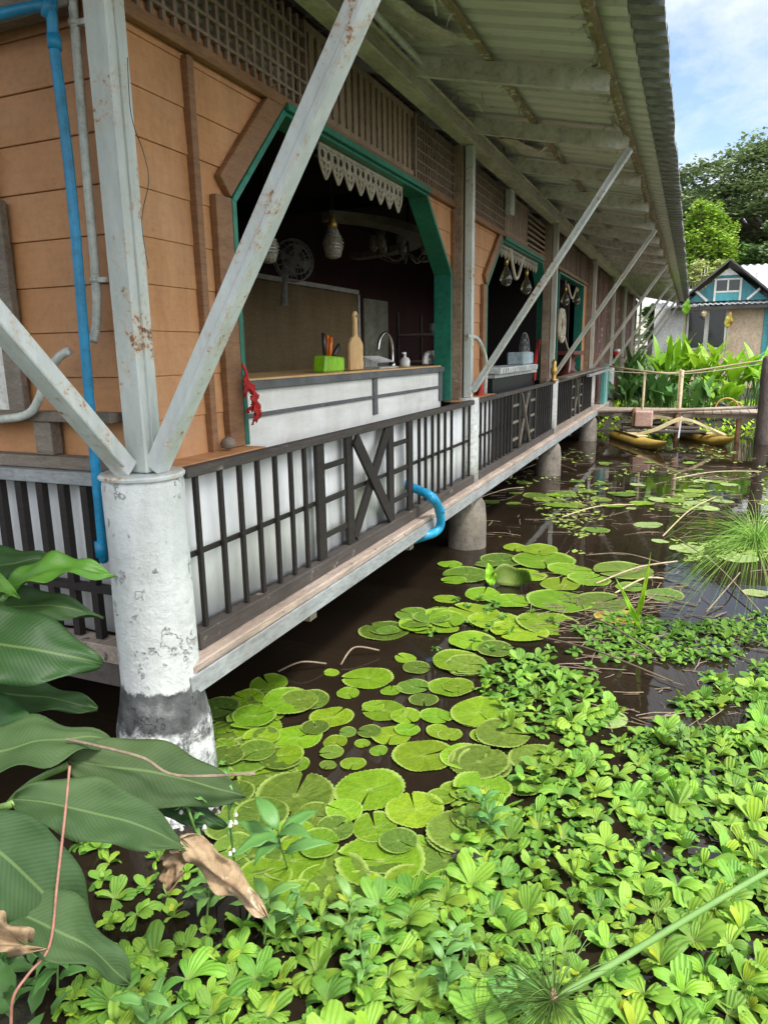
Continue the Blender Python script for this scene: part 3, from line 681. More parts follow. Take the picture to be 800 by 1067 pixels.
# counter of opening 1 and 2
def counter(ya, yb, ztop, front, top, xw=-2.25):
    MB().box(-2.95, xw+.035, ya, yb, ztop-.05, ztop).build('counter_top', top, B, bevel=.004)
    MB().box(-2.90, xw, ya+.02, yb-.02, .70, ztop-.053).build('counter_front', front, B)
counter(3.24, 6.73, 1.84, 'counter_white', 'counter_dark')
MB().box(-2.249, -2.236, 3.24, 6.72, 1.635, 1.66).box(-2.249, -2.232, 5.06, 5.13, 1.512, 1.788).box(-2.249, -2.232, 6.64, 6.72, 1.512, 1.788).build('counter_trim', 'counter_dark', B)
MB().box(-2.94, -2.24, 3.28, 6.7, 1.8405, 1.852).build('counter_board', 'pale_wood', B)
counter(8.7, 11.3, 1.70, 'black_panel', 'crate_white')
# fretwork under the lintel of opening 1 and 2
def fret(ya, yb, n, drop, zt=3.262):
    q = MB(); wv = (yb-ya)/n; X = XW-.02; t = .0085
    for k in range(n):
        c = ya+wv*(k+.5)
        q.prism([(c-.49*wv, zt), (c+.49*wv, zt), (c+.49*wv, zt-.022), (c-.49*wv, zt-.022)], 'x', X-.008, X+.008)
        for sg in (-1, 1):
            q.tube(circle((X, c+sg*wv*.24, zt-drop*.30), wv*.19, 12), t, 5)
            q.tube(circle((X, c+sg*wv*.15, zt-drop*.58), wv*.12, 10), t, 5)
            q.tube(smooth_path([(X, c+sg*wv*.44, zt-.02), (X, c+sg*wv*.46, zt-drop*.45), (X, c+sg*wv*.28, zt-drop*.74), (X, c, zt-drop)], 4), t*1.2, 5)
        q.tube([(X, c, zt-.02), (X, c, zt-drop*.95)], t, 5)
    return q.build('fretwork_trim', 'fretwork', B)
fret(4.25, 5.65, 8, .20); fret(8.85, 11.1, 12, .14, 3.24)
# open shutter leaf inside opening 2
q = MB().box(-2.62, -2.34, 8.22, 8.25, 1.85, 3.2); q.build('shutter_leaf', 'pale_wood', B)
for za, zb in ((2.45, 2.78), (1.95, 2.25)): MB().box(-2.58, -2.42, 8.212, 8.2185, za, zb).build('shutter_panel', 'dark_wood', B)

# balustrades
def cx7(cx, cy): return onx(180+cx/2.353, 380+cy/2.353, -1.97).y
def railing(ya, yb, thin, thick, rungs, cross, mats, label=None):
    r = MB().box(-1.998, -1.942, ya, yb, 1.468, 1.512).build('railing', mats[1], B, bevel=.004)
    if label: r['label'] = label
    MB().box(-2.012, -1.938, ya, yb, .684, .765).build('bottom_rail', mats[1], r, bevel=.005)
    MB().box(-2.0, -1.987, ya, yb, 1.102, 1.126).build('middle_rail', mats[0], r)
    for y in thin: MB().box(-1.984, -1.961, y-.0115, y+.0115, .767, 1.466).build('baluster', mats[0], r, bevel=.002)
    for y in thick: MB().box(-1.986, -1.958, y-.045, y+.045, .767, 1.466).build('baluster', mats[0], r, bevel=.003)
    for a, b2 in rungs:
        for z in (.90, 1.115, 1.32): MB().box(-1.983, -1.966, a, b2, z-.016, z+.016).build('rung', mats[2], r)
    if cross:
        a, b2 = cross
        MB().beam((-1.968, a, .80), (-1.968, b2, 1.45), .09 if mats[3] else .03, .02, (1,0,0)).build('cross_brace', mats[0] if mats[3] else mats[2], r)
        MB().beam((-1.946, a, 1.45), (-1.946, b2, .80), .09 if mats[3] else .03, .02, (1,0,0)).build('cross_brace', mats[0] if mats[3] else mats[2], r)
    return r
th = [cx7(*c) for c in ((55,268),(115,255),(163,245),(207,235),(250,225),(288,215),(322,207))]
tk = [cx7(358,197), cx7(430,178), cx7(532,152), cx7(580,140)]
th2 = [cx7(*c) for c in ((604,132),(620,128),(637,124),(652,120),(668,116),(684,112))]+[6.58, 6.77]
railing(2.42, 6.85, th+th2, tk, [(tk[0]+.05, tk[1]-.05), (tk[2]+.05, tk[3]-.05)], (tk[1]+.05, tk[2]-.05), ('dark_wood', 'rail_wood', 'dark_wood', 1), 'dark railing of the first bay with a broad wooden cross')
def even(a, b2, n): return [a+(b2-a)*(i+.5)/n for i in range(n)]
railing(7.03, 11.44, even(7.1, 8.5, 8)+even(10.1, 11.4, 8), [8.58, 9.0, 9.62, 10.02], [(8.63, 8.95), (9.67, 9.97)], (9.05, 9.57), ('dark_wood', 'rail_wood', 'weathered', 0))
railing(11.66, 16.25, even(11.7, 13.2, 8)+even(14.8, 16.2, 8), [13.3, 13.7, 14.3, 14.7], [(13.35, 13.65), (14.35, 14.65)], (13.75, 14.25), ('dark_wood', 'weathered', 'weathered', 0))
MB().beam((-1.90, 11.8, 1.545), (-1.80, 17.2, 1.60), .16, .03).build('shelf_plank', 'weathered', B)
MB().beam((-1.78, 14.0, 1.50), (-1.74, 17.6, 1.53), .05, .05).build('shelf_plank', 'fascia', B)
# teal gate posts by the footbridge
MB().box(-1.99, -1.90, 18.0, 18.35, .684, 1.62).box(-1.99, -1.90, 18.6, 18.95, .684, 1.62).build('gate_board', 'teal_light', B, bevel=.006)
MB().box(-1.898, -1.888, 18.37, 18.42, .684, 1.62).build('gate_strip', 'white_paint', B)
# red shelf with plants in the far bay
MB().box(-2.15, -1.85, 20.9, 22.2, 1.72, 1.76).build('red_shelf', 'maroon_paint', B)

# pipes on the end wall
def pipe(name, pts, r, mat, label, cat='pipe', n=12, rings=(), k=5):
    e = empty(name, pts[0], label, cat)
    MB().tube(smooth_path(pts, k), r, n).build('pipe_run', mat, e, True)
    for p, d, rr, ln in rings:
        p = Vector(p); d = Vector(d).normalized(); MB().tube([p-d*ln/2, p+d*ln/2], rr, n).build('pipe_joint', mat, e, True)
    return e
yb = 2.30
p = [ony(-60,28,yb), ony(0,15,yb), ony(46,6,yb), ony(54,14,yb), ony(57,50,yb), ony(75,200,yb), ony(92,400,yb), ony(107,568,yb), ony(108,578,yb+.02)]
pipe('water_pipe', p, .021, 'pvc_blue', 'blue plastic water pipe bending down the end wall beside the corner post',
     rings=((ony(52,8,yb),(0.3,0,1),.028,.07),(ony(57,44,yb),(0,0,1),.026,.05),(ony(106,572,yb),(0,0,1),.028,.07)))
yw = 2.40
p = [ony(70,-40,yw), ony(76,0,yw), ony(89,160,yw), ony(100,290,yw), ony(101,335,yw), ony(97,356,yw-.03)]
e = pipe('conduit_pipe', p, .019, 'pvc_white', 'white plastic conduit pipe clipped beside the steel corner post', rings=((ony(78,24,yw),(0,0,1),.024,.02),(ony(100,292,yw),(0,0,1),.024,.02)))
for pp in ((79,25),(100,292)):
    c = ony(*pp, yw); MB().box(c.x, c.x+.06, c.y-.01, c.y+.01, c.z-.01, c.z+.01).build('pipe_clip', 'white_paint', e)
yw = 2.325
p = [ony(72,366,yw), ony(62,372,yw), ony(50,390,yw), ony(40,418,yw), ony(28,432,yw), ony(0,437,yw), ony(-60,440,yw)]
pipe('drain_pipe', p, .019, 'pvc_white', 'white plastic pipe bent along the weathered ledge under the window', k=6)
p = [(-2.12,5.22,.97), onx(437,511,-1.92), onx(450,518,-1.80), onx(457,530,-1.79), onx(459,545,-1.80), onx(454,554,-1.83), onx(441,559,-1.90), onx(420,566,-2.1)]
pipe('outlet_pipe', p, .036, 'pvc_blue', 'blue plastic outlet pipe elbowing out over the deck edge', rings=((onx(458,531,-1.79),(0,.1,1),.041,.05),(onx(450,519,-1.80),(1,.3,-.3),.041,.05)))
m = MB().tube(smooth_path([ony(133,60,2.2), ony(137,120,2.2), ony(150,160,2.2), ony(155,190,2.2), ony(148,230,2.2), ony(155,280,2.2)], 6), .0016, 5)
tag(m.build('loose_wire', 'black_plastic', loc=ony(133,60,2.2)), 'thin dark loose wire dangling off the steel corner post', 'wire')

# ------------------------------------------------------------------ things on and in the restaurant
zc = 1.853
def at_counter(px, py, X): p = onx(px, py, X); return Vector((X, p.y, zc))
c = at_counter(343, 388, -2.38)
e = empty('knife_block', c, 'lime green knife block holding dark and orange handled knives', 'knife block')
MB().prism([(c.y-.16,zc),(c.y+.15,zc),(c.y+.16,zc+.10),(c.y-.13,zc+.115)], 'x', c.x-.05, c.x+.05).build('block', 'lime', e, bevel=.01)
for dy, h, mt, lean, dx in ((-.06,.17,'black_plastic',-.01,.0),(-.02,.14,'orange_plastic',.03,.02),(.0,.155,'orange_plastic',.03,-.02),(.05,.09,'black_plastic',.10,.01),(.09,.07,'black_plastic',.13,-.02)):
    MB().tube([(c.x+dx,c.y+dy,zc+.10),(c.x+dx,c.y+dy+lean*.4,zc+.10+h*.5),(c.x+dx,c.y+dy+lean,zc+.10+h)], [.012,.015,.013], 8).build('knife_handle', mt, e, True)
c = at_counter(371, 389, -2.36)
e = empty('cutting_board', c, 'pale wooden cutting board with a long handle, standing on the counter', 'cutting board')
hw, hh = .115, .235
pts = [(c.y-hw,zc+.005),(c.y+hw,zc+.005),(c.y+hw,zc+hh-.04),(c.y+hw-.04,zc+hh),(c.y+.03,zc+hh+.02),(c.y+.022,zc+hh+.12),(c.y+.03,zc+hh+.17),(c.y+.015,zc+hh+.20),(c.y-.015,zc+hh+.20),(c.y-.03,zc+hh+.17),(c.y-.022,zc+hh+.12),(c.y-.03,zc+hh+.02),(c.y-hw+.04,zc+hh),(c.y-hw,zc+hh-.04)]
MB().prism(pts, 'x', c.x-.012, c.x+.012).build('board', 'pale_wood', e, bevel=.004)
MB().tube(circle((c.x+.0125,c.y,zc+hh+.165),.008,10), .003, 6).build('handle_hole', 'dark_wood', e)
c = at_counter(409, 385, -2.52)
e = empty('kitchen_faucet', c, 'chrome gooseneck faucet curving over the counter sink', 'faucet')
MB().tube(smooth_path([(c.x,c.y,zc),(c.x,c.y,zc+.16),(c.x,c.y-.04,zc+.25),(c.x,c.y-.15,zc+.30),(c.x,c.y-.28,zc+.25),(c.x,c.y-.33,zc+.15)],6), .014, 10).build('spout', 'chrome', e, True)
MB().lathe((c.x,c.y,zc), [(.035,0),(.032,.02),(.02,.05)], 16).build('spout_base', 'chrome', e, True)
c = at_counter(394, 388, -2.46)
e = empty('dish_rack', c, 'low white wire dish rack between cutting board and faucet', 'dish rack')
for k in range(8): MB().tube([(c.x-.09,c.y-.16+.045*k,zc+.01),(c.x-.06,c.y-.17+.045*k,zc+.10),(c.x+.08,c.y-.15+.045*k,zc+.05)], .006, 6).build('rack_wire', 'cup_white', e)
MB().box(c.x-.1,c.x+.1,c.y-.2,c.y+.2,zc,zc+.012).build('rack_tray', 'fan_grey', e)
c = at_counter(422, 384, -2.42)
e = empty('soap_dispenser', c, 'small white pump soap dispenser beside the faucet', 'soap dispenser')
MB().lathe(c, [(.042,0),(.045,.02),(.045,.06),(.03,.08),(.012,.085),(.012,.11)], 16).build('bottle', 'cup_white', e, True)
MB().box(c.x-.006,c.x+.006,c.y-.055,c.y+.02,zc+.112,zc+.13).build('pump', 'cup_white', e)
c = at_counter(446, 382, -2.42)
e = empty('white_dish', c, 'white curved dish leaning at the end of the counter', 'dish')
MB().tube(circle((c.x,c.y,zc+.01),.10,18,'yz',0,math.pi), .028, 10).build('dish_rim', 'cup_white', e, True)
MB().tube(circle((c.x+.01,c.y-.02,zc+.01),.05,14,'yz',0,math.pi), .018, 8).build('dish_rim', 'cup_white', e, True)
# red ornament on the jamb
c = onx(256, 400, -2.13)
m = MB().tube(smooth_path([c+Vector((0,-.02,.10)), c+Vector((.01,0,.05)), c+Vector((0,.01,-.02))], 5), .005, 6)
for k, (dy, z0, L, wv) in enumerate(((-.01,.09,.16,.06),(.03,.04,.22,.075),(.0,.0,.18,.06),(.05,-.06,.20,.085),(.02,-.12,.15,.07))):
    dy, z0, L, wv = dy*.5, z0*.7-.02, L*.72, wv*.55
    leaf(m, c+Vector((.006*k,dy,z0)), c+Vector((.008*k,dy+.02*(1 if k % 2 else -1),z0-L)), wv, (1,-.6+.5*(k % 3),0), .03, .5, 9, 6, .7, .2, .014, k)
tag(solid(m.build('hanging_cloth', 'red_cloth', loc=c, smooth=True), .003), 'red knotted cloth hanging from the jamb beside the white counter', 'cloth')
c = onx(238, 462, -2.13)
m = MB().lathe(c, [(.01,-.03),(.035,-.02),(.04,0),(.03,.02),(.008,.035)], 12, .2); tag(m.build('door_stop', 'weathered', loc=c, smooth=True), 'small dark round knob on the ledge below the brown casing', 'knob')
# pendant lamps
def pendant(px, py, X, ztop, label, s=1.):
    c = onx(px, py, X); e = empty('pendant_lamp', c, label, 'lamp', 'glass pendant lamps over the counter')
    MB().lathe(c, [(r*s, z*s) for r, z in ((.03,-.16),(.075,-.14),(.095,-.06),(.09,.02),(.06,.10),(.04,.13))], 16).build('glass_shade', 'tarnish', e, True)
    for k in range(8):
        z = c.z+(-.13+.03*k)*s; r = .1*s*math.sin(.6+k*.27)
        MB().tube(circle((c.x,c.y,z), r, 14, 'xy'), .007, 5).build('shade_ring', 'tarnish', e)
    MB().lathe(c, [(r*s, z*s) for r, z in ((.045,.13),(.05,.16),(.03,.22),(.012,.25))], 12).build('lamp_cap', 'brass', e, True)
    MB().tube([c+Vector((0,0,.25*s)), (c.x,c.y,ztop)], .006, 6).build('cord', 'black_plastic', e)
    MB().lathe((c.x,c.y,ztop), [(.14,-.03),(.13,0)], 16).build('ceiling_plate', 'black_plastic', e)
pendant(347, 252, -3.0, 3.68, 'glass pendant lamp hanging free in the middle of the first opening', .9)
pendant(279, 256, -3.0, 3.68, 'glass pendant lamp half behind the diagonal brace', .8)
# wall fan
c = onx(307, 271, -4.4); e = empty('wall_fan', c, 'grey caged wall fan hanging inside against the maroon wall', 'fan')
ax = Vector((.75,-.55,.1)).normalized(); u = ax.cross(Vector((0,0,1))).normalized(); v = u.cross(ax)
q = MB()
for r_, d_ in ((.24,0),(.17,.05),(.10,.075),(.24,-.06)):
    q.tube([c+ax*d_+(u*math.cos(t)+v*math.sin(t))*r_ for t in [2*math.pi*i/24 for i in range(25)]], .009, 6)
for k in range(20):
    t = 2*math.pi*k/20; w_ = u*math.cos(t)+v*math.sin(t); q.tube([c+ax*.08, c+w_*.16+ax*.055, c+w_*.24], .004, 5)
q.build('fan_cage', 'fan_grey', e)
q = MB()
for k in range(4):
    t = 2*math.pi*k/4; w_ = u*math.cos(t)+v*math.sin(t); w2 = u*math.cos(t+.7)+v*math.sin(t+.7)
    q.add([c+w_*.04, c+w_*.20+ax*.01, c+w2*.20-ax*.03, c+w2*.05], [(0,1,2,3)])
q.build('fan_blades', 'fan_grey', e)
MB().tube([c-ax*.05, c-ax*.25, c-ax*.33+Vector((0,0,-.2)), c-ax*.38+Vector((0,0,-.45))], [.06,.05,.035,.05], 10).build('fan_motor', 'fan_grey', e, True)
# chandelier
c = onx(425, 262, -3.3); e = empty('chandelier', c, 'white glass chandelier deep inside beside the green jamb', 'chandelier')
MB().tube([c, (c.x,c.y,3.9)], .012, 6).build('chandelier_rod', 'black_plastic', e)
for k in range(9):
    t = 2*math.pi*k/9; d = Vector((math.cos(t), math.sin(t), 0))
    MB().tube(smooth_path([c, c+d*.2+Vector((0,0,-.12)), c+d*.42+Vector((0,0,-.02))],4), .009, 6).build('lamp_arm', 'tarnish', e)
    MB().lathe(c+d*.42, [(.02,0),(.06,.05),(.05,.14),(.07,.2)], 10).build('glass_shade', 'tarnish', e, True)
# shelf rack with crockery
c = onx(448, 385, -3.35); e = empty('shelf_rack', (c.x,c.y,.66), 'dark open shelf rack inside the kitchen holding white crockery', 'shelf')
for sx in (-.3,.3):
    for sy in (-.45,.45): MB().box(c.x+sx-.015,c.x+sx+.015,c.y+sy-.015,c.y+sy+.015,.66,2.5).build('rack_post', 'black_plastic', e)
for z in (1.5,1.85,2.2): MB().box(c.x-.31,c.x+.31,c.y-.46,c.y+.46,z,z+.02).build('shelf_board', 'weathered', e)
for k,(dy,z,r_) in enumerate(((-.3,1.87,.09),(-.05,1.87,.07),(.2,1.87,.1),(-.25,2.22,.08),(.05,2.22,.1),(-.2,1.52,.12),(.15,1.52,.1))):
    p = (c.x+.15, c.y+dy, z)
    m = MB().lathe(p, [(r_*.5,0),(r_,.03),(r_,.12+.02*(k%3)),(r_*.9,.13+.02*(k%3))], 14)
    tag(m.build('crockery_pot', ('cup_white','lime','cup_white','crate_blue')[k%4], loc=p, smooth=True), ['white pot at the left of the middle shelf','green bowl on the middle shelf','wide white pot on the middle shelf','pale blue cup on the top shelf','white bowl on the top shelf','green tub on the bottom shelf','white tub on the bottom shelf'][k]+' inside the kitchen', 'pot', 'crockery on the kitchen rack')
# hanging bulbs and ropes of openings 2 and 3
def bulb(px, py, s, label):
    c = onx(px, py, -2.25); e = empty('hanging_bulb', c, label, 'bulb', 'bulbs hanging in the openings')
    MB().lathe(c, [(r*s,z*s) for r, z in ((.02,-.17),(.08,-.13),(.10,-.05),(.075,.04),(.035,.11),(.03,.16))], 14).build('bulb_glass', 'bulb_glass', e, True)
    MB().lathe(c, [(r*s,z*s) for r, z in ((.032,.16),(.036,.2),(.03,.28))], 10).build('socket', 'brass', e, True)
    MB().tube([c+Vector((0,0,.28*s)), (c.x,c.y,3.24)], .008, 6).build('cord', 'rope', e)
bulb(527, 287, .8, 'clear hanging bulb on the near side of the second opening'); bulb(548, 297, .8, 'clear hanging bulb on the far side of the second opening')
bulb(588.5, 311, .8, 'clear hanging bulb above the coiled rope in the third opening'); bulb(600.5, 311, .8, 'clear hanging bulb by the green jamb of the third opening')
def garland(a, b2, low, label):
    pts = smooth_path([a, low, b2], 10); m = MB().tube(pts, .022, 7); tag(m.build('rope_garland', 'rope', loc=a, smooth=True), label, 'garland')
garland(onx(529,243,-2.22), onx(545,268,-2.22), onx(537,290,-2.22), 'thick pale rope looped between the two bulbs of the second opening')
garland(onx(591,296,-2.22), onx(600,300,-2.22), onx(595.5,311,-2.22), 'thick pale rope looped between the two bulbs of the third opening')
c = onx(583.5, 338, -2.02); q = MB()
for r_ in (.30,.24,.27,.17,.12): q.tube(circle(c+Vector((rng.uniform(0,.06),rng.uniform(-.05,.05),rng.uniform(-.03,.03))), r_*.85, 18), .025, 6)
q.tube(smooth_path([c+Vector((.03,.2,-.15)), c+Vector((.03,.6,-.35)), c+Vector((.03,1.0,-.5)), c+Vector((.03,.9,-.8))],5), .014, 6)
tag(q.build('rope_coil', 'rope', loc=c, smooth=True), 'coil of pale rope hung on the post of the third bay', 'rope')
# red pedestal on the third ledge
c = onx(592, 383, -2.1); c.z = 1.51; e = empty('pedestal_table', c, 'carved red wooden pedestal standing on the third ledge', 'pedestal')
MB().lathe(c, [(.22,0),(.23,.04),(.17,.07),(.10,.14),(.12,.22),(.09,.30),(.16,.36),(.2,.38)], 18).build('pedestal', 'maroon_paint', e, True)
MB().box(c.x-.16,c.x+.2,c.y-.75,c.y+.62,c.z+.381,c.z+.45).build('pedestal_top', 'maroon_paint', e, bevel=.01)
c = onx(577, 383, -1.93); c.z = 1.512
m = MB().lathe(c, [(.05,0),(.06,.02),(.03,.05),(.045,.12),(.055,.18),(.03,.24),(.04,.28),(.01,.33)], 12); tag(m.build('brass_figurine', 'brass', loc=c, smooth=True), 'small brass figurine standing next to the third post', 'figurine')
# crates and fan of opening 2
c = onx(534, 393, -2.30); c.z = 1.703; e = empty('dish_crate', c, 'white slotted plastic tray on the sill of the second opening', 'tray')
MB().box(-2.5,-2.12,c.y-1.4,c.y+.85,1.703,1.78).build('tray', 'crate_white', e, bevel=.008)
q = MB()
for k in range(16): q.box(-2.119,-2.112,c.y-1.33+.13*k,c.y-1.27+.13*k,1.715,1.768)
q.build('tray_slots', 'fan_grey', e)
c = onx(542, 386, -2.32); m = MB().box(-2.45,-2.2,c.y-.33,c.y+.33,1.782,1.96); tag(m.build('plastic_box', 'crate_blue', loc=(c.x,c.y,1.782), bevel=.02), 'pale blue plastic box on the white slotted tray', 'box')
c = onx(546, 372, -2.75); e = empty('desk_fan', c, 'round wire desk fan behind the pale blue box', 'fan'); q = MB()
for r_ in (.42,.30,.18): q.tube(circle(c, r_, 24), .012, 5)
for k in range(16): q.tube([c, c+Vector((0, .42*math.cos(k*.3927), .42*math.sin(k*.3927)))], .006, 4)
q.build('fan_cage', 'fan_grey', e); MB().tube([c+Vector((-.05,0,-.1)), (c.x-.05,c.y,1.7)], .03, 8).build('fan_stand', 'fan_grey', e)
m = MB().prism([(11.15,1.52),(11.42,1.52),(11.72,2.15),(11.62,2.15)], 'x', -2.28, -2.25); tag(m.build('red_banner', 'red_cloth', loc=(-2.26,11.4,1.5)), 'red cloth leaning by the jamb of the second opening', 'cloth')
m = MB().prism([(7.62,1.50),(7.98,1.50),(8.02,1.80),(7.75,1.62)], 'x', -2.135, -2.12); tag(m.build('red_rag', 'red_cloth', loc=(-2.13,7.8,1.5)), 'red rag draped below the white hose at the second post', 'cloth')
m = MB().tube(smooth_path([onx(488,350,-2.02),onx(497,353,-2.02),onx(503,364,-2.02),onx(506,378,-2.02),onx(505,410,-2.05)],6), .022, 8)
tag(m.build('white_hose', 'pvc_white', loc=onx(488,350,-2.02), smooth=True), 'white hose arching off the second post onto the ledge', 'hose')
for k,(dy,mt,h) in enumerate(((0,'red_cloth',.16),(.35,'cup_white',.22),(.7,'red_cloth',.14))):
    p = (-1.98, 21.1+dy, 1.762); m = MB().lathe(p, [(.07,0),(.1,h*.6),(.09,h)], 12)
    tag(m.build('flower_pot', mt, loc=p, smooth=True), ('small red pot at the left end of the far red shelf','white pot in the middle of the far red shelf','small red pot at the right end of the far red shelf')[k], 'pot', 'pots on the red shelf')
# pendant clutter at the frieze
c = onx(531, 211, -2.12); m = MB().box(c.x-.04,c.x+.04,c.y-.09,c.y+.09,c.z-.14,c.z+.14); tag(m.build('junction_box', 'pvc_white', loc=c, bevel=.01), 'narrow white electrical box on the slats above the second opening', 'electrical box')

# ------------------------------------------------------------------ leaves
def big_plant(name, root, label, cat, specs, group=None):
    e = empty(name, root, label, cat, group); root = Vector(root)
    for k, (b, t, wv, up, arch, fold, mat) in enumerate(specs):
        q = leaf(MB(), b, t, wv*.86, up, arch, fold, 26, 14, .8, .1, (.022 if wv > .08 else .04) if mat == 'dry_leaf' else .013, k*1.7)
        o = solid(q.build('leaf', mat, e, True), .0012)
        if mat == 'dry_leaf': o['label'] = 'dry brown leaf'
        b = Vector(b); mid = (b*.6+root*.4)+Vector((0,0,.10))
        if b.x < root.x+.9: MB().tube(smooth_path([root+Vector((rng.uniform(-.05,.05),rng.uniform(-.05,.05),-.05)), mid, b+Vector((0,0,-.012))], 5), .009, 8).build('leaf_stalk', 'stalk', e, True)
    return e
up0 = (.25,-.45,1)
D = ond
big_plant('canna_plant', (-2.75, 1.62, .25), 'dark green broad-leaved canna growing up against the white end railing', 'plant', [
    (D(-70,615,2.75), D(58,582,2.62), .21, (.1,-.6,1), .03, .2, 'big_leaf'),
    (D(5,618,2.5), D(120,600,2.42), .16, (-.1,-.5,1), .05, .45, 'big_leaf_young'),
    (D(-40,640,2.55), D(108,645,2.5), .16, (.1,-.5,1), .05, .25, 'big_leaf'),
    (D(-75,668,2.25), D(107,692,2.2), .285, (.15,-.7,1), .03, .14, 'big_leaf'),
    (D(-60,720,2.45), D(102,738,2.35), .16, (.1,-.5,1), .02, .2, 'big_leaf'),
    (D(-60,745,2.3), D(45,775,2.2), .22, (.3,-.6,1), .0, .2, 'big_leaf'),
    (D(-30,600,2.6), D(20,622,2.35), .09, (.3,-.8,1), .03, .5, 'big_leaf_young'),
])
big_plant('canna_plant', (-2.05, 1.15, .2), 'worn canna with scorched leaf edges sprawling before the white corner pillar', 'plant', [
    (D(-70,805,2.0), D(118,772,2.08), .21, (.1,-.35,1), .04, .15, 'big_leaf_worn'),
    (D(72,792,2.05), D(256,830,2.12), .20, (0,-.75,1), .03, .10, 'big_leaf_worn'),
    (D(14,832,1.92), D(196,886,1.98), .165, (-.05,-.55,1), .05, .25, 'big_leaf_worn'),
    (D(-50,850,1.82), D(98,995,1.90), .20, (.45,-.35,1), .06, .3, 'big_leaf_worn'),
    (D(-40,935,1.8), D(135,1025,1.85), .15, (.25,-.1,1), .04, .5, 'big_leaf_worn'),
    (D(-60,960,1.7), D(42,992,1.74), .07, (.3,-.5,1), .02, .3, 'dry_leaf'),
    (D(188,872,1.97), D(280,956,2.05), .085, (.3,-.9,.6), .02, -.7, 'dry_leaf'),
    (D(150,820,2.1), D(236,862,2.16), .10, (0,-.6,1), .0, .1, 'big_leaf'),
    (D(182,880,1.98), D(176,930,2.02), .07, (.3,-1,.1), .0, -.5, 'dry_leaf'),
])
m = MB().tube(smooth_path([D(73,798,1.75),D(68,850,1.74),D(60,920,1.74),D(52,985,1.75),D(30,1015,1.75),D(14,1040,1.76),D(12,1075,1.8)],6), .003, 7)
tag(m.build('flower_stalk', 'pink_stem', loc=D(73,798,1.75), smooth=True), 'thin reddish dried flower stalk standing before the worn canna', 'stalk')
m = MB().tube(smooth_path([D(70,770,2.0),D(105,778,1.98),D(150,790,1.95),D(185,808,1.95),D(266,806,1.98)],6), .0035, 6)
tag(m.build('dry_stalk', 'twig', loc=D(70,770,2.0)), 'thin dry stalk lying across the worn canna leaves', 'stalk')
# weeds
def sprig(name, root, pts, mat, label, leaves, size, group=None, flowers=0):
    e = empty(name, root, label, 'weed', group)
    path = smooth_path([root]+pts, 6); MB().tube(path, .0035, 6).build('stem', 'stalk', e, True)
    q = MB()
    for k in range(leaves):
        p = path[int((.35+.65*k/max(1,leaves-1))*(len(path)-1))]; a = k*2.4+rng.random(); d = Vector((math.cos(a), math.sin(a), rng.uniform(.0,.5)))
        leaf(q, p, p+d*size*rng.uniform(.8,1.2), size*.36, (0,-.2,1), .02, .3, 6, 4, 1, .1, .004, k)
    solid(q.build('leaves', mat, e, True), .0008)
    if flowers:
        f = MB()
        for k in range(flowers):
            p = path[rng.randrange(len(path)//2, len(path))]+Vector((rng.uniform(-.05,.05),rng.uniform(-.05,.05),rng.uniform(-.12,.0))); f.lathe(p, [(.001,-.006),(.006,0),(.003,.008)], 6)
        f.build('flowers', 'cup_white', e)
r0 = onz(300,905); sprig('weed_plant', r0, [D(292,880,2.45), D(290,866,2.42)], 'weed', 'pale lance-leaved weed rising between the lily pads', 7, .15)
r0 = onz(225,930); sprig('weed_plant', r0, [D(205,870,2.15), D(188,815,2.1)], 'weed', 'slender white-flowered weed beside the tip of the worn canna leaf', 9, .045, flowers=14)
r0 = onz(250,940); sprig('weed_plant', r0, [D(240,860,2.2), D(238,800,2.18)], 'weed', 'slender white-flowered weed in front of the corner pillar foot', 8, .04, flowers=14)
for px, py, t in ((215,965,'broad-leaved weed at the left edge of the lettuce mat'),(275,985,'broad-leaved weed beneath the dry brown leaf'),(60,1040,'broad-leaved weed in the bottom corner beside the reddish stalk')):
    r0 = onz(px,py); sprig('weed_plant', r0, [r0+Vector((.02,0,.12)), r0+Vector((.03,.0,.20))], 'weed', t, 9, .11)

# lily pads: five shapes, each pad an object
PADM = []
def pad_mesh(seed, mat, cup=.03, hub=0, ragged=.015):
    r_ = random.Random(seed); m = MB(); n = 72; rings = 6; gap = r_.uniform(.08,.2)
    pts = []
    for j in range(n+1):
        t = gap/2+(2*math.pi-gap)*j/n
        rr = 1+.05*math.sin(2*t+seed)+ragged*(1 if j % 2 else -1)+.02*mnoise.noise(Vector((math.cos(t)*2, math.sin(t)*2, seed)))
        if j in (0, n): rr *= .9
        pts.append((t, rr))
    for k in range(rings+1):
        f = (k/rings)**.8
        for t, rr in pts:
            z = cup*(f**4)*(1+.9*math.sin(2*t+seed)+.6*math.sin(5*t+2*seed))-.010*(1-f)**2+.012*f*mnoise.noise(Vector((math.cos(t)*f*3, math.sin(t)*f*3, seed*3.)))
            m.v.append(Vector((math.cos(t)*rr*max(f,.015), math.sin(t)*rr*max(f,.015), z)))
    w_ = n+1
    for k in range(rings):
        for j in range(n): a = k*w_+j; m.f.append((a, a+1, a+w_+1, a+w_))
    return m.data('lily_pad', mat, smooth=True)
for s_, mt in ((1,'pad'),(2,'pad'),(3,'pad'),(4,'pad'),(5,'pad_dull'),(6,'pad_dull'),(7,'pad_pale'),(8,'pad_yellow')): PADM.append(pad_mesh(s_, mt, .028 if mt == 'pad' else .02, ragged=.016 if s_ % 2 else .010))
placed = []
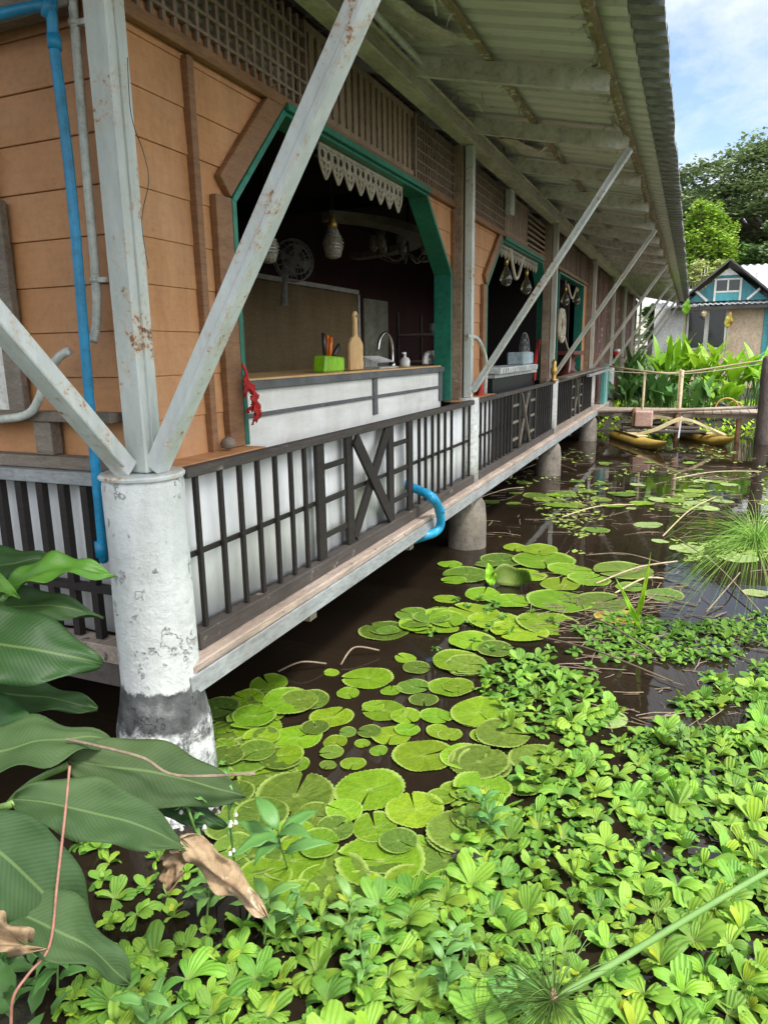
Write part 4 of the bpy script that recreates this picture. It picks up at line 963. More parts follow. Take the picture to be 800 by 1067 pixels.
def pad(px, py, wpx, var=None, label=None, group='lily pads', zl=None, rot=None, tilt=.03):
    c = onz(px, py); d = (c-EYEP).dot(FWD); r_ = wpx/2*d/F
    o = bpy.data.objects.new('lily_pad', PADM[rng.randrange(4) if var is None else var]); COL.objects.link(o)
    ov = sum(1 for q, rq in placed if (q-Vector((c.x,c.y))).length < (r_+rq)*.9)
    o.location = (c.x, c.y, (.006+.0045*min(ov,6)) if zl is None else zl); o.scale = (r_, r_, r_*(1 if r_ < .2 else .8))
    o.rotation_euler = (rng.gauss(0,tilt), rng.gauss(0,tilt), rng.uniform(0,6.283) if rot is None else rot)
    placed.append((Vector((c.x,c.y)), r_)); tag(o, label or zone_label(px, py, var, wpx), 'lily pad', group); return o
def zone_label(px, py, var, wpx):
    k = {7:'yellowing', 6:'pale', 4:'dull mottled', 5:'dull mottled'}.get(var, 'green')
    s_ = 'small ' if wpx < 30 else ('broad ' if wpx > 60 else '')
    if py < 560: z_ = 'floating on the open brown water towards the footbridge'
    elif py < 680: z_ = 'in the pad bed beyond the second bay of the railing'
    elif px < 300: z_ = 'in the pad bed beside the white corner pillar'
    elif py < 790: z_ = 'in the pad bed below the deck of the first bay'
    else: z_ = 'in the crowded pads bordering the lettuce mat'
    return f'{s_}{k} lily pad {z_}'
C3 = [(590,25,120),(480,48,140,4),(435,180,140,0,'bright oval lily pad lying alone nearest the dark water below the deck'),(380,222,65),(665,205,125,1,'bright lily pad with a pale seam just right of the deck shade'),
 (335,288,120,2),(240,345,135),(130,318,140),(275,240,110,4),(160,235,110,5),(100,240,100),(165,280,90),(50,285,90,4),(35,320,70),(100,395,190,4),(480,270,120),(540,287,85),(625,285,90),(740,280,150),(640,330,85),
 (500,340,110),(545,325,70),(590,395,170,1,'big bright round lily pad, upper of the largest ones in the near bed'),(465,382,50),(420,362,45),(345,358,70),(335,388,70,5),(395,418,70),(325,422,50,5),(240,420,70),(235,505,215,4),
 (440,490,195,2,'big bright lily pad notched to its hub in the middle of the near bed'),(565,548,160,3,'light green lily pad with one half folded up'),(455,595,130,1),(470,690,240,0,'largest bright lily pad with a brown hub beside the lettuce mat'),
 (370,550,100),(700,400,130),(760,420,150,5),(680,500,100),(760,480,120),(690,610,190,4),(650,690,150,4),(330,740,220,4),(230,690,180),(140,560,150,4),(60,590,150,5),(230,620,130),(400,780,170),(560,760,160),(660,770,150),
 (120,680,160,4),(50,720,120),(240,800,140),(700,150,110,4),(570,150,80,4),(540,125,60),(730,80,120,4),(770,340,100),(335,165,45),(450,260,60),(500,215,60),(560,205,90,5),(590,240,80,4),(580,633,45),(345,600,110,5),(290,320,80,5),
 (380,330,50,4),(440,330,70,4),(60,500,120,4),(20,450,100),(150,740,150),(60,660,120,5),(300,650,120),(520,640,110,4),(30,380,100,5)]
C4 = [(250,340,150),(315,365,110),(360,388,100,2),(445,365,150,5,'broad mottled lily pad with a yellowing edge beside dead reeds'),(290,400,100),(290,440,160,1),(390,445,130,5),(430,480,110,7,'ragged yellow and brown lily pad rotting beside the dark water'),(260,495,150,0),(190,515,140),(130,490,130),(80,470,130),
 (75,540,120),(170,440,100),(100,425,90),(60,375,120,4),(200,375,110),(150,340,110,4),(30,390,60),(10,435,60),(460,405,70,5),(545,425,90,4),(240,315,90),(180,310,60),(110,350,60,4),(20,350,60),(40,590,130),(130,560,90,4),
 (380,265,60,4),(505,253,65,6,'pale whitish lily pad alone on the open water'),(535,293,40,6),(600,312,85,6),(730,335,80,6),(770,420,60,6),(300,178,60,4),(325,205,50),(250,190,50,4),(420,205,60),(445,178,60,4),(490,200,60),(540,192,60,6),(600,180,60,4),(622,200,60,6),(650,212,60,6),(570,195,50),(360,170,50,4),(390,190,50,4),(280,205,60),(230,182,60,4),(690,195,50,6),(620,170,50)]
C5 = [(90,150,140),(150,205,140,4),(90,275,150,4),(230,262,130,4),(100,340,140),(0,360,70),(40,85,80,1),(60,35,110,4),(295,180,90,4),(410,165,90,6),(20,205,60),(30,460,130,4),(20,590,100),(80,410,120,4),(200,330,90,4)]
for L, s_, ox, oy in ((C3,2.667,220,640),(C4,2.353,460,440),(C5,2.353,460,680)):
    for t in L:
        o = pad(ox+t[0]/s_, oy+t[1]/s_, t[2]/s_, t[3] if len(t) > 3 else None, t[4] if len(t) > 4 else None)
for k in range(70):
    x, y = rng.uniform(500,800), rng.uniform(482,535)
    if x < 500+(535-y)*.9 or mnoise.noise(Vector((x*.02, y*.05, 1))) < -.05: continue
    pad(x, y, rng.uniform(8,17)*(y-380)/120, rng.choice((4,4,0,6,5)))
for k in range(40):
    x, y = rng.uniform(345,470), rng.uniform(595,660)
    if y < 690-(x-330)*.62 + 8: continue
    pad(x, y, rng.uniform(18,45), rng.choice((0,1,2,4)))
for k in range(20):
    x, y = rng.uniform(225,330), rng.uniform(690,800)
    if y < 745-(x-215)*.55: continue
    pad(x, y, rng.uniform(22,55), rng.choice((4,1,5,2)))
for k in range(24):
    x, y = rng.uniform(222,500), rng.uniform(745,950)
    if (y-745)*1.6+225 < x-200 or x > 300+(y-700)*.9: continue
    pad(x, y, rng.uniform(26,62), rng.choice((4,4,4,1,5)), zl=rng.uniform(.002,.006))
# upright curled pad
c = onz(527, 612); e = empty('curled_pad', c, 'tall curled yellow-green lily leaf standing up out of the pads', 'lily pad')
def curlfn(u, v):
    t = (u-.45)*2.0; return c+Vector((.21*math.sin(t)*(.55+.45*v)+.05*v, .02+.15*v*math.cos(t*1.5)-.10*v*v, .01+.155*v*(.7+.45*math.cos(t*1.7))+.03*math.sin(u*9)*v))
solid(MB().grid(curlfn, 14, 6, uv=True).build('leaf_blade', 'pad_dull', e, True), .002)
leaf(MB(), c+Vector((-.12,-.02,0)), c+Vector((-.17,.03,.20)), .10, (.5,-1,.2), .02, .4).build('leaf_blade', 'canna', e, True)

# ------------------------------------------------------------------ water lettuce
def rosette(m, seed, s=1., hi=True):
    r_ = random.Random(seed); n = r_.randrange(6, 12); off = r_.random()*6; open_ = r_.uniform(-10, 14)
    if m.uv is None: m.uv = {}
    for k in range(n):
        f = k/(n-1); a = off+k*2.399+r_.uniform(-.45,.45); el = R(11+open_*f+48*f**1.1)+r_.uniform(-.32,.32)
        L = s*(.138-.045*f)*r_.uniform(.55,1.2); wv = L*r_.uniform(.42,.62)
        rad = Vector((math.cos(a), math.sin(a), 0)); side = Vector((-math.sin(a), math.cos(a), 0)); bend = r_.uniform(-.1,.7); cup = r_.uniform(.0,.35); tw = r_.uniform(-.45,.45)
        nr = r_.choice((3.0, 3.5, 4.0)); notch = r_.uniform(0,.10); age = r_.random()*.8+.2*f; sq = r_.uniform(1.6,3)
        def fn(u, v):
            sgn = (u-.5)*2
            ww = wv/2*(.22+.78*math.sin(min(1, v/.80)*math.pi/2)**1.25)
            ll = L*(v*(1-.24*abs(sgn)**sq*v)-notch*math.exp(-(sgn*3.5)**2)*max(0,v-.8)*1.)
            e_ = el-bend*v*v
            out = rad*(math.cos(e_)*ll)+Vector((0,0,1))*(math.sin(e_)*ll)
            nrm = rad*(-math.sin(e_))+Vector((0,0,1))*math.cos(e_)
            rib = .0040*s*math.cos(sgn*math.pi*nr)*(.25+.75*v)*(1-.3*v) if hi else 0
            x_ = sgn*ww*(1-.25*max(0,v-.75))
            return out+side*x_+nrm*(cup*abs(sgn)**1.6*ww*.7+rib+tw*x_*v)+Vector((0,0,.006))
        nu, nv = (16, 5) if hi else (6, 3); o = len(m.v); m.grid(fn, nu, nv)
        for i in range(nv+1):
            for j in range(nu+1): m.uv[o+i*(nu+1)+j] = (age, i/nv)
    return m
LM = [rosette(MB(), 100+i).data('water_lettuce', 'lettuce', smooth=True) for i in range(12)]
LD = [rosette(MB(), 200+i, .8).data('water_lettuce', 'lettuce_dark', smooth=True) for i in range(2)]
def inpoly(x, y, P):
    r_ = False; j = len(P)-1
    for i in range(len(P)):
        if (P[i][1] > y) != (P[j][1] > y) and x < (P[j][0]-P[i][0])*(y-P[i][1])/(P[j][1]-P[i][1])+P[i][0]: r_ = not r_
        j = i
    return r_
MAIN = [(960,690),(800,688),(745,705),(700,742),(650,748),(610,762),(570,790),(545,815),(485,835),(472,868),(505,905),(455,930),(400,940),(350,955),(300,955),(245,970),(170,985),(120,1015),(60,1040),(40,1200),(400,1400),(1200,1400),(1300,900)]
MID = [(498,722),(515,692),(560,686),(615,715),(648,748),(590,772),(535,762)]
RIG = [(600,655),(650,640),(720,652),(800,640),(960,640),(960,700),(800,700),(745,712),(700,690),(640,690),(610,675)]
LEF = [(85,880),(200,895),(200,945),(150,985),(95,960)]
SCA = [(470,620),(600,640),(640,720),(560,700),(440,680)]
cand = []
def scatter(P, n, dmin, smin, smax, zone, seed):
    r_ = random.Random(seed)
    pts = [onz(x, min(y, 1330)) for x, y in P]; x0, x1 = min(p.x for p in pts), max(p.x for p in pts); y0, y1 = min(p.y for p in pts), max(p.y for p in pts)
    y0 = max(y0, .75); got = []
    for k in range(n):
        x, y = r_.uniform(x0,x1), r_.uniform(y0,y1); q = proj((x,y,0))
        if not inpoly(q[0], q[1], P): continue
        s_ = r_.uniform(smin,smax)
        gap_ = mnoise.noise(Vector((x*1.5, y*1.5, 4.2)))+.5*mnoise.noise(Vector((x*4, y*4, 9)))
        if zone in ('main', 'right') and gap_ < (-.46 if zone == 'main' and y < 3.2 else -.30 if zone == 'main' else -.36): continue
        if zone == 'main' and y > 3.2: s_ *= .82
        if x > 2.6 or any((x-a)**2+(y-b)**2 < (dmin*(.5*(s_+t)))**2 for a, b, t, _ in got+[c for c in cand]): continue
        got.append((x, y, s_, zone))
    cand.extend(got)
scatter(MID, 1500, .115, .6, .95, 'mid', 2); scatter(MAIN, 30000, .100, .45, 1.08, 'main', 1); scatter(RIG, 5000, .125, .34, .70, 'right', 3); scatter(LEF, 200, .14, .5, .8, 'left', 4); scatter(SCA, 60, .25, .4, .6, 'sca', 5)
def vis(c):
    q = proj((c[0],c[1],.05)); return -20 < q[0] < 820 and 0 < q[1] < 1085
big = sorted([c for c in cand if vis(c)], key=lambda c: -c[2]/max(.5, Vector((c[0],c[1],EYE)).length))[:290]; bigset = set(big)
LAB = {'mid': 'water lettuce rosette in the small clump between pads and open water', 'main': 'water lettuce rosette in the dense mat along the near shore', 'right': 'small water lettuce rosette in the thin mat by the papyrus', 'left': 'shaded water lettuce rosette under the worn canna', 'sca': 'tiny water lettuce rosette strewn among the pads'}
for i, c in enumerate(big):
    z_ = c[3]; o = bpy.data.objects.new('water_lettuce', rng.choice(LM)); COL.objects.link(o)
    o.location = (c[0], c[1], .004); o.scale = (c[2],)*3; o.rotation_euler = (rng.gauss(0,.2), rng.gauss(0,.2), rng.uniform(0,6.283))
    lab = LAB[z_]
    if z_ == 'main':
        q = proj((c[0],c[1],0)); lab = ('large ' if c[2] > 1.05 else 'medium ')+'water lettuce rosette in the dense mat '+('right of the long green stalk' if q[0] > 620 and q[1] > 900 else 'around the papyrus tuft' if 440 < q[0] <= 620 and q[1] > 930 else 'below the dry brown leaf' if q[0] <= 440 else 'between the big pads and the open water')
    tag(o, lab, 'water lettuce', 'water lettuce rosettes')
rest = [c for c in cand if c not in bigset]
m = MB()
for i, c in enumerate(rest):
    t = MB(); rosette(t, 300+i % 17, c[2], False); a = rng.uniform(0,6.28); R_ = Matrix.Rotation(a, 3, 'Z')
    o_ = len(m.v); m.uv = m.uv or {}; m.uv.update({o_+k_: v_ for k_, v_ in t.uv.items()}); m.add([R_ @ v+Vector((c[0],c[1],.004)) for v in t.v], t.f)
if rest: tag(m.build('water_lettuce_mat', 'lettuce', smooth=True), 'water lettuce spreading over the pond beyond the larger rosettes', 'water lettuce', kind='stuff')
for k in range(16):
    x, y = rng.uniform(90,800), rng.uniform(930,1080) if k < 9 else rng.uniform(720,900)
    if not inpoly(x, y, MAIN): continue
    r0 = onz(x, y); sprig('weed_plant', r0, [r0+Vector((rng.uniform(-.03,.03),rng.uniform(-.03,.03),.07)), r0+Vector((rng.uniform(-.06,.06),rng.uniform(-.05,.05),rng.uniform(.12,.2)))], 'weed', 'small pointed-leaf weed poking through the lettuce mat', rng.randrange(6,11), rng.uniform(.06,.10), 'weeds in the lettuce mat')
# small floating weed between the rosettes
m = MB()
for k in range(5200):
    x, y = rng.uniform(-2.2,2.6), rng.uniform(1.0,7.2); q = proj((x,y,0))
    if not (inpoly(q[0],q[1],MAIN) or inpoly(q[0],q[1],RIG) or inpoly(q[0],q[1],MID)): continue
    if inpoly(q[0],q[1],MAIN) and rng.random() < .45: continue
    s_ = rng.uniform(.004,.011); a = rng.random()*6.28; p = Vector((x,y,.004+rng.random()*.006)); d = Vector((math.cos(a),math.sin(a),rng.uniform(-.1,.2)))*s_; w_ = Vector((-math.sin(a),math.cos(a),rng.uniform(-.2,.2)))*s_*.7
    m.add([p-d, p+w_, p+d, p-w_], [(0,1,2,3)])
tag(m.build('floating_weed', 'lettuce'), 'tiny floating water weed filling gaps of the lettuce mat', 'water weed', kind='stuff')
m = MB()
for k in range(5200):
    x, y = rng.uniform(470,800), rng.uniform(462,585); c = onz(x, y)
    if c.x < -1.9 and rng.random() < .6: continue
    if mnoise.noise(Vector((c.x*1.1, c.y*.55, 7)))+.35*mnoise.noise(Vector((c.x*4, c.y*2.5, 2))) < .12: continue
    s_ = rng.uniform(.012,.05); a = rng.random()*6.28; d = Vector((math.cos(a),math.sin(a),rng.uniform(-.05,.25)))*s_; w_ = Vector((-math.sin(a),math.cos(a),rng.uniform(-.1,.2)))*s_*.6; p = Vector((c.x,c.y,.006))
    m.add([p-d, p+w_, p+d, p-w_], [(0,1,2,3)])
tag(m.build('floating_leaves', 'pad_dull'), 'scattered tiny leaves drifting on the far open water', 'water weed', kind='stuff')
# dead matter drifting
m = MB()
for k in range(520):
    z_ = rng.random()
    if z_ < .40: x, y = rng.gauss(640,48), rng.gauss(632,22)
    elif z_ < .62: x, y = rng.uniform(540,800), rng.uniform(640,760)
    else: x, y = rng.uniform(490,790), rng.uniform(470,560)
    c = onz(x, y); a = rng.uniform(-.6,.6)+(1.5 if rng.random() < .3 else 0); L = rng.uniform(.05,.30); d = Vector((math.cos(a),math.sin(a),rng.uniform(-.02,.10)))*L/2
    m.tube([c-d+Vector((0,0,.006)), c+Vector((rng.uniform(-.02,.02),rng.uniform(-.02,.02),.012)), c+d+Vector((0,0,.008))], rng.uniform(.0015,.004), 4)
tag(m.build('floating_debris', 'twig'), 'broken dead stalks drifting on the brown water', 'debris', kind='stuff')
TW = [((498,520),(545,510),'bamboo','long pale reed floating beside the third pillar'),((530,470),(600,492),'twig','dead reed slanting towards the yellow boat'),((585,540),(660,528),'bamboo','pale reed floating in the middle of the open water'),((610,580),(695,592),'twig','grey reed floating beyond the curled lily leaf'),
 ((620,610),(705,588),'bamboo','long pale stalk pointing at the sky reflection'),((640,620),(690,606),'bamboo','short pale stalk beside the mottled pad'),((560,665),(700,715),'twig','thin dead branch lying across the open gap in the mat'),((600,640),(690,690),'twig','dark twig running into the thin lettuce mat'),
 ((690,560),(745,520),'bamboo','pale reed rising towards the white reflection'),((520,500),(585,478),'twig','dead reed by the deck shade'),((700,500),(790,493),'bamboo','straight pale reed near the dark bridge post'),((640,487),(720,490),'twig','dark reed in front of the yellow boat'),
 ((355,695),(395,682),'twig','thin white twig beneath the deck edge'),((290,702),(340,696),'twig','thin twig at the edge of the deck shade'),((700,560),(790,640),'twig','dark drooping stem among debris at the papyrus'),((735,640),(770,600),'twig','bent brown stem curling above the debris')]
for (a, b2, mt, lb) in TW:
    p, q_ = onz(*a)+Vector((0,0,.015)), onz(*b2)+Vector((0,0,.03)); mid = (p+q_)/2+Vector((rng.uniform(-.06,.06),rng.uniform(-.06,.06),.05)); m = MB().tube(smooth_path([p,mid,q_],6), .008 if mt == 'bamboo' else .006, 6)
    tag(m.build('dead_reed', mt, loc=p, smooth=True), lb, 'reed', 'dead reeds on the water')
for (a, b2, lb) in (((660,655),(678,575),'yellow-green reed blade standing in the debris'),((668,660),(640,600),'yellow-green reed blade leaning over the debris')):
    p = onz(*a); q_ = ony(b2[0],b2[1],p.y-.05); m = leaf(MB(), p, q_, .035, (.2,-1,.3), .05, .3, 10, 4); tag(solid(m.build('reed_blade', 'canna', loc=p, smooth=True), .001), lb, 'reed')
c = onz(486, 902); m = MB().lathe(c, [(.02,0),(.034,.015),(.028,.035),(.012,.05)], 9, .9)
for k in range(9):
    a = k*.7; leaf(m, c+Vector((0,0,.012)), c+Vector((.065*math.cos(a),.065*math.sin(a),rng.uniform(.0,.06))), .035, (0,0,1), .015, .5, 5, 4, 1, .2, .006, k)
tag(m.build('rotten_bud', 'bud', loc=c), 'dark rotten lily bud beside the largest pad', 'flower bud')

# papyrus
def papyrus(name, root, head, n, L, mat, label, smat='stalk', down=.5, r0=.009, axis=(0,0,1), thick=1.):
    e = empty(name, root, label, 'papyrus'); root, head = Vector(root), Vector(head)
    MB().tube(smooth_path([root, (root+head)/2+Vector((.02,.01,.03)), head], 8), r0, 8).build('stem', smat, e, True)
    q = MB(); ax = Vector(axis).normalized(); t1 = ax.orthogonal().normalized(); t2 = ax.cross(t1)
    for k in range(n):
        a = k*2.399; th_ = math.acos(1-1.15*(k+.5)/n); d = ax*math.cos(th_)+(t1*math.cos(a)+t2*math.sin(a))*math.sin(th_); l = L*rng.uniform(.75,1.1)
        p = head; pts = []; sd_ = Vector((rng.uniform(-1,1),rng.uniform(-1,1),rng.uniform(-1,.4)))*l*.16; dn = down*rng.uniform(.5,1.5)
        for i in range(6):
            f = i/5; pts.append(head+d*l*f+Vector((0,0,-dn*l*f*f*.6))+sd_*f*f)
        q.tube(pts, [x*thick for x in (.0024,.0022,.002,.0016,.0011,.0005)], 3, False)
    q.build('umbel', mat, e)
    MB().lathe(head, [(.004,-.03),(.014,-.005),(.01,.02),(.003,.035)], 8).build('umbel_base', 'dry_leaf', e, True)
p5 = ony(800,655,5.2); p5.z = 0
papyrus('papyrus_stalk', p5+Vector((.06,.0,0)), ony(786,566,5.2), 430, .58, 'papyrus', 'bright papyrus tuft standing by the right edge of the pond', 'twig', .95, thick=.75)
papyrus('papyrus_stalk', onz(905,850,.1), D(576,1042,2.15), 170, .26, 'papyrus_dark', 'long fallen papyrus stalk with a dark tuft lying over the lettuce', down=.45, r0=.0095, axis=(-.55,-.45,.6), thick=.55)

m = MB()
for k in range(420):
    x, y = rng.uniform(-3.2,-1.45), rng.uniform(.55,1.75)
    if pond_depth(x, y) > .25: continue
    p = Vector((x, y, max(gz(x,y),0)+rng.uniform(0,.05))); a = rng.random()*6.28; L = rng.uniform(.06,.15)
    leaf(m, p, p+Vector((math.cos(a)*L, math.sin(a)*L, rng.uniform(.02,.10))), L*.42, (0,-.2,1), .015, .3, 5, 4, 1, .1, .004, k)
tag(m.build('bank_undergrowth', 'lettuce_dark', smooth=True), 'dark low leaves covering the mud bank under the cannas', 'ground cover', kind='stuff')
# ------------------------------------------------------------------ far bank
# footbridge
E0 = empty('footbridge', (-1.7, 16.9, 0), 'weathered plank footbridge with a thin pole handrail crossing behind the yellow boat', 'bridge')
ya, yb = 16.75, 17.75
k = 0; x = -1.86
while x < 3.4:
    MB().box(x, x+.17, ya+rng.uniform(-.04,.04), yb, .60, .64).build('plank', 'bridge_plank', E0, bevel=.004); x += .18
MB().beam((-1.88,ya+.08,.55), (3.4,ya+.08,.55), .08, .09).beam((-1.88,yb-.1,.55), (3.4,yb-.1,.55), .08, .09).build('bearer', 'weathered', E0)
MB().tube([(-2.35,ya-.12,.60), (-.5,ya-.12,.66), (2.0,ya-.12,.80)], .035, 8).build('edge_pole', 'bridge_plank', E0, True)
for x, y in ((-.95,ya+.02),(-.25,yb),(-.2,ya+.04),(2.2,ya+.02)): MB().tube([(x,y,-.5),(x+.02,y,1.52)], .028 if x != -.2 else .04, 8).build('handrail_post', 'bamboo', E0, True)
MB().tube(smooth_path([(-1.85,yb,1.60),(-.95,ya+.02,1.50),(-.2,ya+.04,1.47),(1.35,ya+.3,1.70),(2.6,ya+.3,1.85)],6), .02, 8).build('handrail', 'bamboo', E0, True)
MB().tube(smooth_path([(-1.85,ya+.02,1.52),(-.2,ya-.02,1.44),(1.3,ya+.3,1.62)],6), .008, 6).build('rope_line', 'rope', E0)
MB().tube([(-.2,ya-.06,-.5),(-.2,ya-.06,.62)], .06, 8).build('pile', 'brown_wood', E0, True); MB().tube([(1.0,ya+.1,-.5),(1.0,ya+.1,.56)], .05, 8).build('pile', 'brown_wood', E0, True)
c = Vector((1.43, 16.55, 0))
m = MB().lathe(c, [(.15,-.5),(.14,.2),(.12,.8),(.13,1.3),(.12,1.74),(.08,1.8)], 14, .25, 4); tag(m.build('mooring_post', 'post_bark', loc=c, smooth=True), 'thick dark bark-covered post standing at the end of the footbridge', 'post')
q = MB().tube(circle((.75,16.95,.70),.22,18,'xz',0,math.pi), .02, 6).tube(circle((.9,17.0,.70),.15,18,'xz',0,math.pi), .018, 6); tag(q.build('hose_loop', 'hull_yellow', loc=(.75,16.95,.64), smooth=True), 'yellow hose looped on the footbridge planks', 'hose')
m = MB().tube(circle((.62,16.98,.68),.12,16,'xz',0,math.pi), .04, 8); tag(m.build('black_bag', 'black_plastic', loc=(.62,16.98,.64), smooth=True), 'black bundle lying beside the yellow hose on the footbridge', 'bundle')
# pedal catamaran
E1 = empty('pedal_boat', (-.2, 16.0, 0), 'old twin-hulled pedal boat with faded yellow hulls moored under the footbridge', 'boat')
def hull(a, b2):
    a, b2 = Vector(a), Vector(b2); d = (b2-a).normalized(); s_ = Vector((d.y,-d.x,0)); L = (b2-a).length
    def fn(u, v):
        t = v; wv = .19*(1-max(0,(t-.45)/.55)**2.2)+.008; a_ = 2*math.pi*u
        zc_ = .06+.16*max(0,(t-.55)/.45)**2
        return a+d*L*t+s_*wv*math.cos(a_)+Vector((0,0,zc_+(.13*(1-.75*max(0,(t-.5)/.5)**2))*math.sin(a_)))
    q = MB().grid(fn, 14, 14)
    o = q.build('hull', 'hull_yellow', E1, True)
    MB().beam(a+d*.1+Vector((0,0,.205)), a+d*(L*.55)+Vector((0,0,.205)), .22, .02).build('hull_deck', 'hull_pale', E1, bevel=.005)
hull((-1.45,17.0,0), (-.33,14.55,0)); hull((-.02,17.6,0), (.88,15.65,0))
def archbeam(P, w_):
    pp = smooth_path(P,4); q = MB()
    for i in range(len(pp)-1): q.beam(pp[i], pp[i+1]+(pp[i+1]-pp[i])*.08, .15, .055)
    q.build('arch_beam', 'hull_pale', E1)
archbeam([(-1.0,15.9,.2),(-.62,15.9,.32),(-.22,16.0,.52),(.02,16.1,.52),(.4,16.3,.34),(.72,16.2,.2)], [.05+.03*math.sin(i/30*3.14) for i in range(31)])
archbeam([(-1.3,16.6,.2),(-.75,16.7,.5),(-.1,16.9,.42),(.2,17.1,.2)], [.05]*19)
MB().beam((-.12,16.05,.6),(-.15,16.0,.15), .03,.03).build('pedal_strut', 'chrome', E1)
MB().beam((-1.35,16.75,.30), (.2,16.95,.30), .75, .05).build('boat_deck', 'boat_dark', E1, bevel=.01)
MB().beam((-1.22,16.3,.24), (.38,16.5,.24), .12, .05).build('boat_deck', 'boat_dark', E1, bevel=.01)
MB().box(-1.06,-.70,16.35,16.7,.33,.66).build('seat', 'boat_pink', E1, bevel=.02)
MB().box(-1.12,-1.06,16.4,16.7,.33,.72).build('seat_back', 'brown_wood', E1, bevel=.01)
# canna and ginger bank
def canna(x, y, h, n, mat, label, name='canna_plant', spread=.6, wv=.2, group='broad-leaved plants on the far bank'):
    z0 = gz(x,y); e = empty(name, (x,y,z0), label, 'plant', group); q = MB(); st = MB()
    for k in range(n):
        a = rng.uniform(0,6.28); b = Vector((x+rng.gauss(0,.14), y+rng.gauss(0,.14), z0)); hh = h*rng.uniform(.4,1.)
        tipd = Vector((math.cos(a),math.sin(a),0)); s0 = b+tipd*spread*.25*rng.random()+Vector((0,0,hh*.5)); l = rng.uniform(.6,1.0)*min(1.1,h*.62)
        el = rng.uniform(.25,1.3); t = s0+tipd*l*math.cos(el)*spread*1.6+Vector((0,0,l*math.sin(el)))
        leaf(q, s0, t, wv*rng.uniform(.7,1.2), tipd*(-.6)+Vector((0,-.2,.8)), .06, .25, 7, 4, .8, .1, .01, k)
        st.tube([b, (b+s0)/2+Vector((0,0,.02)), s0+(t-s0)*.1], [.016,.013,.008], 5)
    st.build('stems', 'stalk', e); q.build('leaves', mat, e, True)
    return e
PL = [(-.55,20.6,2.5,28,'canna','bright canna clump rising before the white house window'),(-.15,21.2,2.7,30,'canna','tallest bright canna clump below the house window'),(.35,20.8,2.4,28,'canna','bright canna clump just right of the house window'),(.95,20.9,2.2,28,'canna','bright canna clump before the brown house wall'),
 (1.5,21.2,2.1,20,'canna','bright canna clump behind the dark mooring post'),(-1.1,20.4,1.5,18,'canna_dark','dark broad-leaved clump beside the far bark wall'),(-1.45,19.6,1.2,18,'canna_dark','dark drooping clump at the teal gate boards'),(-.9,19.6,1.15,22,'canna_dark','dark drooping clump behind the bridge handrail'),
 (-.35,19.6,1.1,20,'canna_dark','dark leafy clump at the middle of the footbridge'),(.3,19.8,1.2,18,'canna_dark','mixed green clump behind the yellow hose'),(.9,19.9,1.25,18,'canna','low bright clump behind the right part of the footbridge'),(2.1,20.6,1.9,20,'canna','bright canna clump right of the mooring post'),(2.8,21.0,1.9,18,'canna','bright canna clump farthest right on the bank'),
 (-1.7,22.3,1.9,16,'canna_dark','dark straggling clump under the far braces'),(-1.3,24.0,2.0,18,'canna','light leafy clump under the last braces'),(-.8,22.8,2.1,18,'canna_dark','tall dark clump left of the bright cannas')]
for t in PL: canna(*t)
c = Vector((.62,20.2,gz(.62,20.2)))
for k,(px,py) in enumerate(((757,342),(713,328))):
    p = ony(px,py,21.0); r0 = Vector((p.x,p.y,gz(p.x,p.y))); e = empty('tall_shoot', r0, ('yellow leaf on a thin stalk above the cannas','single green leaf on a thin stalk left of the house window')[k], 'plant')
    MB().tube([r0, (r0+p)/2, p], .01, 6).build('stem', 'stalk', e); leaf(MB(), p, p+Vector((.05,0,.42)), .2, (.1,-1,.1), .03, .2).build('leaf', ('pad_yellow','canna')[k], e, True)
# low ground cover on the far bank
m = MB()
for k in range(2600):
    x, y = rng.uniform(-2.2,7), rng.uniform(18.4,24); 
    if pond_depth(x,y) > .9: continue
    p = Vector((x,y,max(gz(x,y),0)+.02)); s_ = rng.uniform(.06,.16); a = rng.random()*6.28; d = Vector((math.cos(a),math.sin(a),rng.uniform(.2,1.2)))*s_; w_ = Vector((-math.sin(a),math.cos(a),0))*s_*.35
    m.add([p, p+d*.5+w_, p+d, p+d*.5-w_], [(0,1,2,3)])
tag(m.build('bank_grass', 'canna'), 'bright low growth covering the far bank', 'ground cover', kind='stuff')

# house
YH = 33.
H0 = empty('small_house', (1, YH, .3), 'small house with teal gable and corrugated grey roof beyond the cannas', 'house')
MB().box(-1.6,-.40,YH,YH+4,.2,3.62).build('wall', 'house_white', H0); MB().box(-.395,2.52,YH+.02,YH+4,.2,3.6).build('wall', 'house_beige', H0); MB().box(2.525,6.5,YH-.02,YH+4,.2,3.6).build('wall', 'house_turquoise', H0)
w0 = MB().box(-.32,-.24,YH-.05,YH+.01,1.9,3.52).box(1.12,1.20,YH-.05,YH+.01,1.9,3.52).box(-.235,1.115,YH-.05,YH+.01,3.44,3.52).box(-.235,1.115,YH-.05,YH+.01,1.9,1.98).box(.36,.52,YH-.05,YH+.01,1.985,3.435).build('window', 'white_paint', H0)
MB().box(-.235,.355,YH-.02,YH+.005,1.985,3.435).build('pane', 'glass_dark', w0); MB().box(.525,1.115,YH-.02,YH+.005,1.985,3.435).build('pane', 'glass_dark', w0)
w1 = MB().box(2.75,2.83,YH-.06,YH-.025,1.6,2.9).build('window', 'white_paint', H0); MB().box(2.84,3.6,YH-.05,YH-.025,1.6,2.9).build('pane', 'glass_dark', w1)
